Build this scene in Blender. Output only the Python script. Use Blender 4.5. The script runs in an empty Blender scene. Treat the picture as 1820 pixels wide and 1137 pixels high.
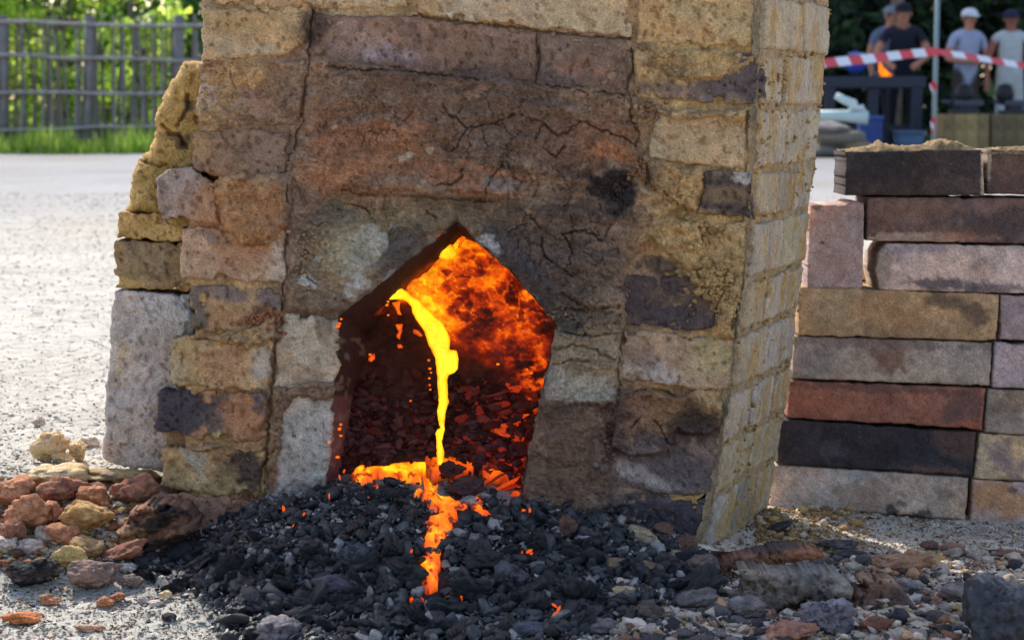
import bpy, bmesh, math, random
import numpy as np
from mathutils import Vector, Matrix

# ------------------------------------------------------------------ camera, light, exposure
scene = bpy.context.scene
COL = scene.collection
CAMH, HORIZ, FPX, CX, CY = 0.57, 202.0, 4200.0, 910.0, 568.5
PITCH = math.atan((CY - HORIZ) / FPX)
cam = bpy.data.cameras.new("camera")
cam.sensor_width = 36.0
cam.lens = 36.0 * FPX / 1820.0
cam.clip_start = 0.1
cam.clip_end = 2000.0
cam.dof.use_dof = True
cam.dof.focus_distance = 2.98
cam.dof.aperture_fstop = 13.0
camo = bpy.data.objects.new("camera", cam)
camo.location = (0, 0, CAMH)
camo.rotation_euler = (math.pi / 2 - PITCH, 0, 0)
COL.objects.link(camo)
scene.camera = camo

SUN_ELEV, SUN_AZ = math.radians(43), math.radians(-23)      # sun behind the furnace, a little to the left
world = bpy.data.worlds.new("World")
scene.world = world
world.use_nodes = True
wn = world.node_tree
wn.nodes.clear()
sky = wn.nodes.new("ShaderNodeTexSky")
sky.sky_type = 'NISHITA'
sky.sun_disc = False
sky.sun_elevation = SUN_ELEV
sky.sun_rotation = SUN_AZ
sky.air_density = 1.0
sky.dust_density = 2.0
bg = wn.nodes.new("ShaderNodeBackground")
bg.inputs['Strength'].default_value = 0.15
wo = wn.nodes.new("ShaderNodeOutputWorld")
wn.links.new(sky.outputs[0], bg.inputs[0])
wn.links.new(bg.outputs[0], wo.inputs[0])
sun = bpy.data.lights.new("sun", 'SUN')
sun.energy = 2.5
sun.angle = math.radians(0.5)
sun.color = (1.0, 0.95, 0.86)
suno = bpy.data.objects.new("sun", sun)
sd = Vector((math.sin(SUN_AZ) * math.cos(SUN_ELEV), math.cos(SUN_AZ) * math.cos(SUN_ELEV), math.sin(SUN_ELEV)))
suno.rotation_euler = (-sd).to_track_quat('-Z', 'Y').to_euler()
suno.location = sd * 20
COL.objects.link(suno)
scene.view_settings.view_transform = 'Standard'
scene.view_settings.look = 'None'
scene.view_settings.exposure = 1.2
scene.view_settings.gamma = 1.0
scene.view_settings.use_curve_mapping = False
scene.cycles.max_bounces = 6
scene.cycles.transparent_max_bounces = 4

rng = np.random.default_rng(7)
random.seed(7)

# ------------------------------------------------------------------ maths helpers
def lin(c, g=1.0):
    c = np.asarray(c, float) / 255.0
    return np.where(c <= 0.04045, c / 12.92, ((c + 0.055) / 1.055) ** 2.4) * g

def smooth(a, b, x):
    t = np.clip((x - a) / (b - a), 0, 1)
    return t * t * (3 - 2 * t)

def _h(ix, iy, iz, seed):
    n = (ix.astype(np.uint32) * np.uint32(374761393) + iy.astype(np.uint32) * np.uint32(668265263)
         + iz.astype(np.uint32) * np.uint32(2246822519) + np.uint32((seed * 3266489917) & 0xffffffff))
    n = (n ^ (n >> np.uint32(13))) * np.uint32(1274126177)
    n = (n ^ (n >> np.uint32(16))) * np.uint32(2654435761)
    n = n ^ (n >> np.uint32(15))
    return n.astype(np.float64) / 4294967296.0

def vnoise(x, y, z=None, seed=0):
    if z is None:
        z = np.zeros_like(x)
    xf, yf, zf = np.floor(x), np.floor(y), np.floor(z)
    ix, iy, iz = xf.astype(np.int64), yf.astype(np.int64), zf.astype(np.int64)
    u, v, w = x - xf, y - yf, z - zf
    u = u * u * (3 - 2 * u); v = v * v * (3 - 2 * v); w = w * w * (3 - 2 * w)
    r = 0
    flat = not np.any(z)
    for dz in ((0,) if flat else (0, 1)):
        wz = 1 if flat else (w if dz else 1 - w)
        for dy in (0, 1):
            wy = v if dy else 1 - v
            for dx in (0, 1):
                wx = u if dx else 1 - u
                r = r + wx * wy * wz * _h(ix + dx, iy + dy, iz + dz, seed)
    return r * 2 - 1

def fbm(x, y, z=None, octv=4, seed=0, gain=0.5):
    a, s, r = 1.0, 0.0, 0
    k = 1.0
    for i in range(octv):
        r = r + a * vnoise(x * k + 17.3 * i, y * k - 9.1 * i, None if z is None else z * k, seed + i * 31)
        s += a; a *= gain; k *= 2.03
    return r / s * 1.6

def worley(x, y, seed=0):
    """F1, F2 - F1 and cell id of a jittered grid"""
    xf, yf = np.floor(x).astype(np.int64), np.floor(y).astype(np.int64)
    f1 = np.full(x.shape, 9.0); f2 = np.full(x.shape, 9.0); cid = np.zeros(x.shape)
    z0 = np.zeros_like(xf)
    for dy in (-1, 0, 1):
        for dx in (-1, 0, 1):
            cx, cy = xf + dx, yf + dy
            px = cx + _h(cx, cy, z0, seed); py = cy + _h(cx, cy, z0 + 1, seed)
            d = np.hypot(px - x, py - y)
            c = _h(cx, cy, z0 + 2, seed)
            n1 = d < f1
            f2 = np.where(n1, f1, np.minimum(f2, d))
            cid = np.where(n1, c, cid)
            f1 = np.where(n1, d, f1)
    return f1, f2 - f1, cid

def sdf(poly, x, y):
    """signed distance to a polygon, positive inside"""
    p = np.asarray(poly, float)
    d = np.full(x.shape, 1e18); ins = np.zeros(x.shape, bool)
    n = len(p)
    for i in range(n):
        ax, ay = p[i]; bx, by = p[(i + 1) % n]
        ex, ey = bx - ax, by - ay
        t = np.clip(((x - ax) * ex + (y - ay) * ey) / (ex * ex + ey * ey + 1e-12), 0, 1)
        d = np.minimum(d, (x - ax - t * ex) ** 2 + (y - ay - t * ey) ** 2)
        if ay != by:
            c = ((ay > y) != (by > y)) & (x < (bx - ax) * (y - ay) / (by - ay) + ax)
            ins ^= c
    d = np.sqrt(d)
    return np.where(ins, d, -d)

def polydist(line, x, y):
    d = np.full(x.shape, 1e18)
    for (ax, ay), (bx, by) in zip(line[:-1], line[1:]):
        ex, ey = bx - ax, by - ay
        t = np.clip(((x - ax) * ex + (y - ay) * ey) / (ex * ex + ey * ey + 1e-12), 0, 1)
        d = np.minimum(d, (x - ax - t * ex) ** 2 + (y - ay - t * ey) ** 2)
    return np.sqrt(d)

SP, CP = math.sin(PITCH), math.cos(PITCH)
def P(px, py, Y):
    """the point of the plane at depth Y where photo point (px, py) lies"""
    px, py, Y = np.broadcast_arrays(np.asarray(px, float), np.asarray(py, float), np.asarray(Y, float))
    dx = (px - CX) / FPX; dy = (CY - py) / FPX
    wy = CP + dy * SP; wz = -SP + dy * CP
    t = Y / wy
    return np.stack([dx * t, Y, CAMH + wz * t], -1)

def topx(X, Y, Z):
    z = Y * CP - (Z - CAMH) * SP
    up = Y * SP + (Z - CAMH) * CP
    return CX + FPX * X / z, CY - FPX * up / z

# ------------------------------------------------------------------ object helpers
def tag(o, label=None, cat=None, group=None, kind=None):
    if label: o['label'] = label
    if cat: o['category'] = cat
    if group: o['group'] = group
    if kind: o['kind'] = kind
    return o

def thing(name, loc, label, cat, group=None, kind=None):
    o = bpy.data.objects.new(name, None)
    o.location = loc
    COL.objects.link(o)
    return tag(o, label, cat, group, kind)

def wloc(o):
    v = Vector((0, 0, 0))
    while o is not None:
        v += o.location; o = o.parent
    return v

def mesh_np(name, V, F, col=None, glow=None, smooth_=True, fmat=None):
    V = np.asarray(V, np.float32); F = np.asarray(F, np.int32)
    me = bpy.data.meshes.new(name)
    me.vertices.add(len(V)); me.vertices.foreach_set('co', V.ravel())
    k = F.shape[1]
    me.loops.add(F.size); me.loops.foreach_set('vertex_index', F.ravel())
    me.polygons.add(len(F))
    me.polygons.foreach_set('loop_start', np.arange(0, F.size, k, dtype=np.int32))
    if smooth_:
        me.polygons.foreach_set('use_smooth', np.ones(len(F), bool))
    if fmat is not None:
        me.polygons.foreach_set('material_index', np.asarray(fmat, np.int32))
    me.update(calc_edges=True)
    for nm, c in (('Col', col), ('Glow', glow)):
        if c is not None:
            a = me.color_attributes.new(nm, 'FLOAT_COLOR', 'POINT')
            c = np.broadcast_to(np.asarray(c, np.float32), (len(V), 3))
            a.data.foreach_set('color', np.concatenate([c, np.ones((len(V), 1), np.float32)], 1).astype(np.float32).ravel())
    return me

def put(name, me, mat, parent=None, world_verts=True, loc=None):
    """link a mesh whose vertices are in world space; its origin goes to its own base"""
    mats = mat if isinstance(mat, (list, tuple)) else [mat]
    for m in mats:
        me.materials.append(m)
    o = bpy.data.objects.new(name, me)
    COL.objects.link(o)
    if world_verts:
        n = len(me.vertices)
        co = np.empty(n * 3, np.float32); me.vertices.foreach_get('co', co); co = co.reshape(-1, 3)
        b = np.array([(co[:, 0].min() + co[:, 0].max()) / 2, (co[:, 1].min() + co[:, 1].max()) / 2, co[:, 2].min()], np.float32)
        me.vertices.foreach_set('co', (co - b).ravel())
        me.update()
        o.location = Vector([float(q) for q in b])
    elif loc is not None:
        o.location = loc
    if parent is not None:
        o.location = o.location - wloc(parent)
        o.parent = parent
    return o

# ------------------------------------------------------------------ materials
def mat_col(name, rough=0.92, bump=0.6, bscale=260.0, var=0.35, vscale=90.0, speck=0.0, base=None, spec=0.25,
            translucent=0.0, glow=False, emis=1.0, metal=0.0, big=0.0, randv=0.0, dist=0.0015, fine=0.0, pale=0.0):
    m = bpy.data.materials.new(name); m.use_nodes = True
    nt = m.node_tree; N = nt.nodes; L = nt.links
    b = N['Principled BSDF']
    b.inputs['Roughness'].default_value = rough
    b.inputs['Specular IOR Level'].default_value = spec
    b.inputs['Metallic'].default_value = metal
    tc = N.new('ShaderNodeTexCoord')
    if base is None:
        at = N.new('ShaderNodeAttribute'); at.attribute_name = 'Col'; src = at.outputs['Color']
    else:
        rg = N.new('ShaderNodeRGB'); rg.outputs[0].default_value = (*[float(q) for q in base], 1); src = rg.outputs[0]
    n1 = N.new('ShaderNodeTexNoise'); n1.inputs['Scale'].default_value = vscale
    n1.inputs['Detail'].default_value = 6; n1.inputs['Roughness'].default_value = 0.7
    L.new(tc.outputs['Object'], n1.inputs['Vector'])
    mr = N.new('ShaderNodeMapRange')
    mr.inputs['From Min'].default_value = 0.3; mr.inputs['From Max'].default_value = 0.7
    mr.inputs['To Min'].default_value = 1 - var; mr.inputs['To Max'].default_value = 1 + var
    L.new(n1.outputs['Fac'], mr.inputs['Value'])
    vm = N.new('ShaderNodeVectorMath'); vm.operation = 'SCALE'
    L.new(src, vm.inputs[0]); L.new(mr.outputs[0], vm.inputs['Scale'])
    out = vm.outputs[0]
    if fine > 0:
        nf = N.new('ShaderNodeTexNoise'); nf.inputs['Scale'].default_value = 360; nf.inputs['Detail'].default_value = 5; nf.inputs['Roughness'].default_value = 0.8
        L.new(tc.outputs['Object'], nf.inputs['Vector'])
        mf = N.new('ShaderNodeMapRange'); mf.inputs['From Min'].default_value = 0.3; mf.inputs['From Max'].default_value = 0.7
        mf.inputs['To Min'].default_value = 1 - fine; mf.inputs['To Max'].default_value = 1 + fine
        L.new(nf.outputs['Fac'], mf.inputs['Value'])
        vf = N.new('ShaderNodeVectorMath'); vf.operation = 'SCALE'; L.new(out, vf.inputs[0]); L.new(mf.outputs[0], vf.inputs['Scale']); out = vf.outputs[0]
    if pale > 0:
        vo = N.new('ShaderNodeTexNoise'); vo.inputs['Scale'].default_value = 210; vo.inputs['Detail'].default_value = 6; vo.inputs['Roughness'].default_value = 0.7
        L.new(tc.outputs['Object'], vo.inputs['Vector'])
        mp_ = N.new('ShaderNodeMapRange'); mp_.inputs['From Min'].default_value = 0.60; mp_.inputs['From Max'].default_value = 0.70
        mp_.inputs['To Min'].default_value = 0.0; mp_.inputs['To Max'].default_value = pale
        L.new(vo.outputs['Fac'], mp_.inputs['Value'])
        mxc = N.new('ShaderNodeMix'); mxc.data_type = 'RGBA'; L.new(mp_.outputs[0], mxc.inputs[0]); L.new(out, mxc.inputs[6]); mxc.inputs[7].default_value = (0.42, 0.36, 0.28, 1)
        out = mxc.outputs[2]
    if speck > 0:
        n2 = N.new('ShaderNodeTexNoise'); n2.inputs['Scale'].default_value = 520; n2.inputs['Detail'].default_value = 3
        L.new(tc.outputs['Object'], n2.inputs['Vector'])
        m2 = N.new('ShaderNodeMapRange'); m2.inputs['From Min'].default_value = 0.3; m2.inputs['From Max'].default_value = 0.42
        m2.inputs['To Min'].default_value = 1 - speck; m2.inputs['To Max'].default_value = 1.0
        L.new(n2.outputs['Fac'], m2.inputs['Value'])
        v2 = N.new('ShaderNodeVectorMath'); v2.operation = 'SCALE'
        L.new(out, v2.inputs[0]); L.new(m2.outputs[0], v2.inputs['Scale']); out = v2.outputs[0]
    if randv > 0:
        oi = N.new('ShaderNodeObjectInfo')
        m3 = N.new('ShaderNodeMapRange'); m3.inputs['To Min'].default_value = 1 - randv; m3.inputs['To Max'].default_value = 1 + randv
        L.new(oi.outputs['Random'], m3.inputs['Value'])
        v3 = N.new('ShaderNodeVectorMath'); v3.operation = 'SCALE'
        L.new(out, v3.inputs[0]); L.new(m3.outputs[0], v3.inputs['Scale']); out = v3.outputs[0]
    L.new(out, b.inputs['Base Color'])
    if bump > 0:
        nb = N.new('ShaderNodeTexNoise'); nb.inputs['Scale'].default_value = bscale
        nb.inputs['Detail'].default_value = 8; nb.inputs['Roughness'].default_value = 0.72
        L.new(tc.outputs['Object'], nb.inputs['Vector'])
        bp = N.new('ShaderNodeBump'); bp.inputs['Strength'].default_value = bump; bp.inputs['Distance'].default_value = dist
        L.new(nb.outputs['Fac'], bp.inputs['Height'])
        L.new(bp.outputs[0], b.inputs['Normal'])
    if glow:
        ag = N.new('ShaderNodeAttribute'); ag.attribute_name = 'Glow'
        ng = N.new('ShaderNodeTexNoise'); ng.inputs['Scale'].default_value = 130; ng.inputs['Detail'].default_value = 7
        ng.inputs['Roughness'].default_value = 0.75
        L.new(tc.outputs['Object'], ng.inputs['Vector'])
        m4 = N.new('ShaderNodeMapRange'); m4.inputs['From Min'].default_value = 0.30; m4.inputs['From Max'].default_value = 0.62
        m4.inputs['To Min'].default_value = glow if glow is not True else 0.35; m4.inputs['To Max'].default_value = 1.15
        L.new(ng.outputs['Fac'], m4.inputs['Value'])
        v4 = N.new('ShaderNodeVectorMath'); v4.operation = 'SCALE'
        L.new(ag.outputs['Color'], v4.inputs[0]); L.new(m4.outputs[0], v4.inputs['Scale'])
        L.new(v4.outputs[0], b.inputs['Emission Color']); b.inputs['Emission Strength'].default_value = emis
    if translucent > 0:
        tr = N.new('ShaderNodeBsdfTranslucent'); L.new(out, tr.inputs['Color'])
        mx = N.new('ShaderNodeMixShader'); mx.inputs[0].default_value = translucent
        L.new(b.outputs[0], mx.inputs[1]); L.new(tr.outputs[0], mx.inputs[2])
        L.new(mx.outputs[0], N['Material Output'].inputs['Surface'])
    return m

M_BRICK = mat_col('fired_brick', bump=1.0, bscale=300, var=0.2, vscale=70, speck=0.5, fine=.42, pale=.35, dist=.004)
M_CLAY = mat_col('furnace_clay', bump=1.0, bscale=200, var=0.26, vscale=75, speck=0.42, dist=0.007, fine=.45, pale=.34)
M_HOT = mat_col('glowing_lining', bump=1.0, bscale=120, var=0.3, glow=0.38, emis=1.0, dist=0.004)
M_SLAG = mat_col('molten_slag', bump=0.4, bscale=60, var=0.1, glow=0.75, emis=1.0, rough=0.4)
M_COAL = mat_col('charcoal', rough=0.31, bump=1.0, bscale=190, var=0.5, vscale=120, spec=0.6, randv=0.35, dist=0.003, fine=.35, pale=.18)
M_ROCK = mat_col('clay_rock', bump=1.0, bscale=140, var=0.3, vscale=70, speck=0.5, dist=0.006, fine=.4, pale=.3)
M_SLAGROCK = mat_col('cold_slag', rough=0.26, bump=1.0, bscale=90, var=0.4, vscale=60, spec=0.6, dist=0.004)
M_GROUND = mat_col('gravel_ground', bump=1.0, bscale=70, var=0.30, vscale=22, speck=0.2, dist=0.004, fine=.15)
M_WOOD = mat_col('weathered_wood', bump=0.4, bscale=30, var=0.35, vscale=8)
M_LEAF = mat_col('sunlit_leaf', bump=0, var=0.2, vscale=3, translucent=0.6, rough=0.55, spec=.4)
M_SHADELEAF = mat_col('shaded_leaf', bump=0, var=0.3, vscale=3, translucent=0.12, rough=0.7)  # copy of the leaf material dulled to look shaded
M_GRASS = mat_col('grass_blade', bump=0, var=0.2, vscale=3, translucent=0.5, rough=0.7)
M_CLOTH = mat_col('cloth', bump=0.2, bscale=40, var=0.12, vscale=12, rough=0.95)
M_PAINT = mat_col('painted_thing', bump=0, var=0.08, vscale=9, rough=0.5)
M_FLAME = mat_col('flame', bump=0, var=0.0, glow=0.9, emis=1.0)

# ------------------------------------------------------------------ painting of stains (what the thing itself carries)
def paint(px, py, base, stains, seed=0, mott=0.12, tint=0.06):
    """base colour with ragged-edged stains; everything in photo points of the furnace's own front plane"""
    n0 = fbm(px / 60.0, py / 60.0, None, 4, seed + 3)
    n1 = fbm(px / 14.0, py / 14.0, None, 3, seed + 5)
    n2 = fbm(px / 90.0 + 7, py / 90.0, None, 3, seed + 9)
    n3 = fbm(px / 5.0, py / 5.0, None, 2, seed + 13)
    c = np.asarray(base, float)
    if c.ndim == 1:
        c = np.broadcast_to(c, px.shape + (3,))
    c = c * (1 + mott * n0 + 0.9 * mott * n1 + 0.6 * mott * n3)[..., None]
    c = c * (1 + tint * np.stack([n2, 0 * n2, -n2], -1))
    wob = 0.38 * n0 + 0.25 * n1
    for s in stains:
        cx, cy, rx, ry, rot, rgb, al = s[:7]
        so = s[7] if len(s) > 7 else 0.3
        if (abs(px - cx) > 2.2 * max(rx, ry)).all() or (abs(py - cy) > 2.2 * max(rx, ry)).all():
            continue
        ca, sa = math.cos(math.radians(rot)), math.sin(math.radians(rot))
        u = ((px - cx) * ca + (py - cy) * sa) / rx
        v = (-(px - cx) * sa + (py - cy) * ca) / ry
        k_ = max(min(rx, ry), 6) / 1.1
        d = np.sqrt(u * u + v * v) + (wob if k_ > 28 else 0.45 * fbm(px / k_, py / k_, None, 4, seed + int(cx) % 50) + 0.5 * wob)
        a = al * (1 - smooth(1 - so, 1 + so, d))
        c = c * (1 - a[..., None]) + FG(rgb) * a[..., None] * (1 + 0.15 * n1[..., None])
    return np.clip(c, 0.004, 0.85)

G_FRONT = 1.09
def FG(rgb):
    """shade-side colour sample turned into the material's own colour"""
    c = lin(rgb)
    c = c * np.array([1.90, 1.73, 1.64]) * G_FRONT
    return c * np.minimum(1, 0.60 / max(float(np.max(c)), 1e-6))

# ------------------------------------------------------------------ relief builder
def relief(name, poly, mp, mat, parent=None, r=6.0, thick=0.006, bulge=0.0, amp=0.0012, warp=2.0, step=3.0, depth=0.05,
           color=(130, 110, 90), stains=(), seed=0, hf=None, glowf=None, mott=0.12, tint=0.06, chip=0.0, closed=True, dvec=(0, 1, 0), sm=True, cmul=None):
    """a solid whose front outline is poly (photo points), front face modelled as a rounded, pitted relief.
    mp(px, py, h) gives the 3-D point with the surface raised by h metres; depth is how far it goes back."""
    p = np.asarray(poly, float)
    x0, y0 = p.min(0) - 2 * step - warp; x1, y1 = p.max(0) + 2 * step + warp
    nx, ny = int((x1 - x0) / step) + 2, int((y1 - y0) / step) + 2
    X, Y = np.meshgrid(x0 + step * np.arange(nx), y0 + step * np.arange(ny))
    def S(x, y):
        w = warp * fbm(x / 22.0, y / 22.0, None, 3, seed + 77) + 0.35 * warp * vnoise(x / 5.0, y / 5.0, None, seed + 78)
        return sdf(poly, x, y) + w - 0.3 * warp - 2.2 * warp * chip * smooth(0.42, 0.8, fbm(x / 26.0 + seed, y / 26.0, None, 3, seed + 79))
    s = S(X, Y)
    inside = s > 0
    fk = inside[:-1, :-1] | inside[1:, :-1] | inside[:-1, 1:] | inside[1:, 1:]
    used = np.zeros_like(inside)
    used[:-1, :-1] |= fk; used[1:, :-1] |= fk; used[:-1, 1:] |= fk; used[1:, 1:] |= fk
    out = used & ~inside
    e = 0.8
    for _ in range(2):
        xo, yo = X[out], Y[out]; so_ = S(xo, yo)
        gx = (sdf(poly, xo + e, yo) - sdf(poly, xo - e, yo)) / (2 * e); gy = (sdf(poly, xo, yo + e) - sdf(poly, xo, yo - e)) / (2 * e)
        g = np.maximum(np.hypot(gx, gy), 0.3) ** 2
        X[out] = xo - so_ * gx / g; Y[out] = yo - so_ * gy / g
    idx = -np.ones(X.shape, int); idx[used] = np.arange(used.sum())
    x, y = X[used], Y[used]; sv = np.clip(np.where(inside[used], s[used], 0), 0, None)
    t = np.clip(sv / r, 0, 1)
    h = thick * (np.sqrt(1 - (1 - t) ** 2) - 1)
    if bulge:
        pm = max(s.max(), 1e-3)
        h = h + bulge * np.sqrt(np.clip(sv / pm, 0, 1))
    if amp:
        h = h + amp * (fbm(x / 30.0, y / 30.0, None, 5, seed + 11) + .5 * fbm(x / 6.0, y / 6.0, None, 3, seed + 15)) * np.minimum(1, 0.4 + t)
        h = h - 2.2 * amp * smooth(0.45, 0.9, fbm(x / 9.0, y / 9.0, None, 2, seed + 12))
    if hf is not None:
        h = h + hf(x, y, sv)
    V = mp(x, y, h)
    q = np.argwhere(fk)
    a, b_, c_, d_ = idx[q[:, 0], q[:, 1]], idx[q[:, 0], q[:, 1] + 1], idx[q[:, 0] + 1, q[:, 1] + 1], idx[q[:, 0] + 1, q[:, 1]]
    F = np.stack([a, d_, c_, b_], 1)
    col = paint(x, y, FG(color), stains, seed, mott, tint)
    if cmul is not None:
        col = col * cmul(x, y)
    n = len(V)
    # boundary edges -> walls going back, and a back face
    E = np.concatenate([F[:, [0, 1]], F[:, [1, 2]], F[:, [2, 3]], F[:, [3, 0]]])
    key = E[:, 0].astype(np.int64) * n + E[:, 1]; rk = E[:, 1].astype(np.int64) * n + E[:, 0]
    bd = E[~np.isin(key, rk)]
    vb = np.unique(bd)
    mpn = -np.ones(n, int); mpn[vb] = n + np.arange(len(vb))
    dv = np.asarray(dvec, float)
    V2 = V[vb] + dv * depth
    walls = np.stack([bd[:, 1], bd[:, 0], mpn[bd[:, 0]], mpn[bd[:, 1]]], 1)
    cen = V[vb].mean(0) + dv * depth
    V = np.concatenate([V, V2, cen[None]])
    ci = len(V) - 1
    bk = np.stack([mpn[bd[:, 1]], mpn[bd[:, 0]], np.full(len(bd), ci), np.full(len(bd), ci)], 1)
    F3 = bk[:, :3]
    col = np.concatenate([col, col[vb], col.mean(0)[None]])
    gl = None
    if glowf is not None:
        gl = np.concatenate([glowf(x, y, h), np.zeros((len(vb) + 1, 3))])
    F = np.concatenate([F, walls])
    # triangles of the back kept as degenerate-free tris: split everything to tris
    T = np.concatenate([F[:, [0, 1, 2]], F[:, [0, 2, 3]]] + ([F3] if closed else []))
    me = mesh_np(name, V, T, col, gl, smooth_=sm)
    return put(name, me, mat, parent)

def front(Y0):
    return lambda px, py, h: P(px, py, Y0 - h)

# ------------------------------------------------------------------ lumps
def ico(sub):
    bm = bmesh.new(); bmesh.ops.create_icosphere(bm, subdivisions=sub, radius=1.0)
    V = np.array([v.co[:] for v in bm.verts]); F = np.array([[v.index for v in f.verts] for f in bm.faces]); bm.free()
    return V, F
ICO = {k: ico(k) for k in (1, 2, 3, 4, 5)}

def lump(sub, seed, ncut=7, rough=0.12, cut=0.72, pit=0.0, layer=0.0):
    V, F = ICO[sub]; V = V.copy()
    r = np.random.default_rng(seed)
    nn = ICO[sub][0]
    rad = np.full(len(V), 1.15)
    for _ in range(ncut + 5):
        n = r.normal(size=3); n /= np.linalg.norm(n); d = r.uniform(cut, 1.0)
        dt = V @ n
        rad = np.where(dt > 0.05, np.minimum(rad, d / np.maximum(dt, 0.05)), rad)
    V = V * rad[:, None]
    k = 1.7
    f = fbm(nn[:, 0] * k + seed % 97, nn[:, 1] * k, nn[:, 2] * k + 5, 5, seed % 1000, 0.55)
    V = V + nn * (rough * f)[:, None]
    if sub >= 4:
        rd = 1 - np.abs(fbm(nn[:, 0] * 3.1 + seed % 53, nn[:, 1] * 3.1, nn[:, 2] * 3.1, 5, seed % 700 + 3, 0.6))
        hf_ = fbm(nn[:, 0] * 9 + seed % 13, nn[:, 1] * 9, nn[:, 2] * 9, 4, seed % 700 + 8, 0.6)
        V = V + nn * (rough * .9 * (rd - .7) + .28 * rough * hf_)[:, None]
    if pit:
        g = fbm(nn[:, 0] * 5 + seed % 31, nn[:, 1] * 5, nn[:, 2] * 5, 3, seed % 1000 + 5)
        V = V - nn * (pit * np.abs(g))[:, None]
    if layer:
        g = np.sin(V[:, 2] * 9 + 2 * f + seed)
        V = V * (1 + layer * g)[:, None]
    return V, F

def hull(seed, n=11, el=(1, 1, 1)):
    r = np.random.default_rng(seed)
    pts = r.normal(size=(n, 3)); pts /= np.linalg.norm(pts, axis=1)[:, None]
    pts *= r.uniform(0.7, 1.0, (n, 1)) * np.array(el)
    bm = bmesh.new()
    for p_ in pts: bm.verts.new(p_)
    bmesh.ops.convex_hull(bm, input=bm.verts)
    bmesh.ops.delete(bm, geom=[v for v in bm.verts if not v.link_faces], context='VERTS')
    bmesh.ops.triangulate(bm, faces=bm.faces)
    bm.verts.index_update()
    V = np.array([v.co[:] for v in bm.verts]); F = np.array([[v.index for v in f.verts] for f in bm.faces]); bm.free()
    return V, F

def rotmats(n, r, flat=0.0):
    q = r.normal(size=(n, 4)); q /= np.linalg.norm(q, axis=1)[:, None]
    w, x, y, z = q.T
    R = np.stack([1 - 2 * (y * y + z * z), 2 * (x * y - z * w), 2 * (x * z + y * w),
                  2 * (x * y + z * w), 1 - 2 * (x * x + z * z), 2 * (y * z - x * w),
                  2 * (x * z - y * w), 2 * (y * z + x * w), 1 - 2 * (x * x + y * y)], -1).reshape(-1, 3, 3)
    return R

def scatter(name, pos, size, cols, templates, r, mat, glow=None, parent=None, squash=0.75):
    """many lumps joined in one mesh"""
    Vs, Fs, Cs, Gs = [], [], [], []; off = 0
    k = r.integers(0, len(templates), len(pos))
    R = rotmats(len(pos), r)
    for t, (TV, TF) in enumerate(templates):
        s = np.where(k == t)[0]
        if not len(s): continue
        W = np.einsum('nij,vj->nvi', R[s], TV) * size[s][:, None, None]
        W[:, :, 2] *= squash
        W = W + pos[s][:, None, :]
        Vs.append(W.reshape(-1, 3))
        Fs.append((TF[None] + (off + np.arange(len(s)) * len(TV))[:, None, None]).reshape(-1, 3))
        Cs.append(np.repeat(cols[s], len(TV), 0))
        if glow is not None: Gs.append(np.repeat(glow[s], len(TV), 0))
        off += len(s) * len(TV)
    me = mesh_np(name, np.concatenate(Vs), np.concatenate(Fs), np.concatenate(Cs), np.concatenate(Gs) if Gs else None, smooth_=False)
    return put(name, me, mat, parent)

# ------------------------------------------------------------------ terrain
CONT = np.array([(200, 985), (330, 975), (400, 935), (470, 893), (560, 872), (620, 864), (780, 872), (930, 902), (1100, 920), (1180, 947), (1260, 987), (1330, 1006)], float)
_cx = (CONT[:, 0] - CX) * 2.97 / FPX
_cz = CAMH - (CONT[:, 1] - HORIZ) * 2.97 / FPX
def terr(X, Y):
    X = np.asarray(X, float); Y = np.asarray(Y, float)
    hc = np.interp(X, _cx, _cz, left=0.0, right=0.0)
    m = hc * smooth(2.56, 2.97, Y) * (1 - smooth(3.3, 3.5, Y))
    left = smooth(-0.33, -0.50, X) * smooth(2.68, 3.05, Y) * 0.10
    far = 0.10 * smooth(3.6, 4.6, Y)
    right = -0.022 * smooth(0.35, 0.7, X) * (1 - smooth(3.5, 4.2, Y))
    z = np.maximum(np.maximum(m, left), far) + right
    near = 1 - smooth(4.5, 9, Y)
    z = z + near * (0.007 * fbm(X * 9, Y * 9, None, 4, 5) + 0.0025 * fbm(X * 70, Y * 70, None, 3, 8)) + (1 - near) * 0.006 * fbm(X * 1.5, Y * 1.5, None, 3, 6)
    return z

def on_ground(px, py):
    px = np.atleast_1d(np.asarray(px, float)); py = np.atleast_1d(np.asarray(py, float))
    Y = np.full(px.shape, 2.9)
    lo = np.full(px.shape, 2.3); hi = np.full(px.shape, 8.0)
    ys = np.linspace(2.35, 3.6, 60)
    best = np.full(px.shape, np.nan)
    for a, b in zip(ys[:-1], ys[1:]):
        pa = P(px, py, a); pb = P(px, py, b)
        fa = pa[:, 2] - terr(pa[:, 0], pa[:, 1]); fb = pb[:, 2] - terr(pb[:, 0], pb[:, 1])
        hit = np.isnan(best) & (fa >= 0) & (fb < 0)
        best = np.where(hit, a + (b - a) * fa / (fa - fb + 1e-9), best)
    g = CAMH * FPX / np.maximum(py - HORIZ, 1) * 0.85
    best = np.where(np.isnan(best), g, best)
    return P(px, py, best)

COALZ = [(235, 1010), (330, 975), (400, 900), (620, 850), (940, 890), (1100, 915), (1190, 955), (1255, 1030), (1200, 1080), (1050, 1110), (980, 1180), (420, 1180), (370, 1085), (300, 1040)]
def coalness(px, py):
    return smooth(-28, 28, sdf(COALZ, px, py) + 22 * fbm(px / 50, py / 50, None, 3, 21))

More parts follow.
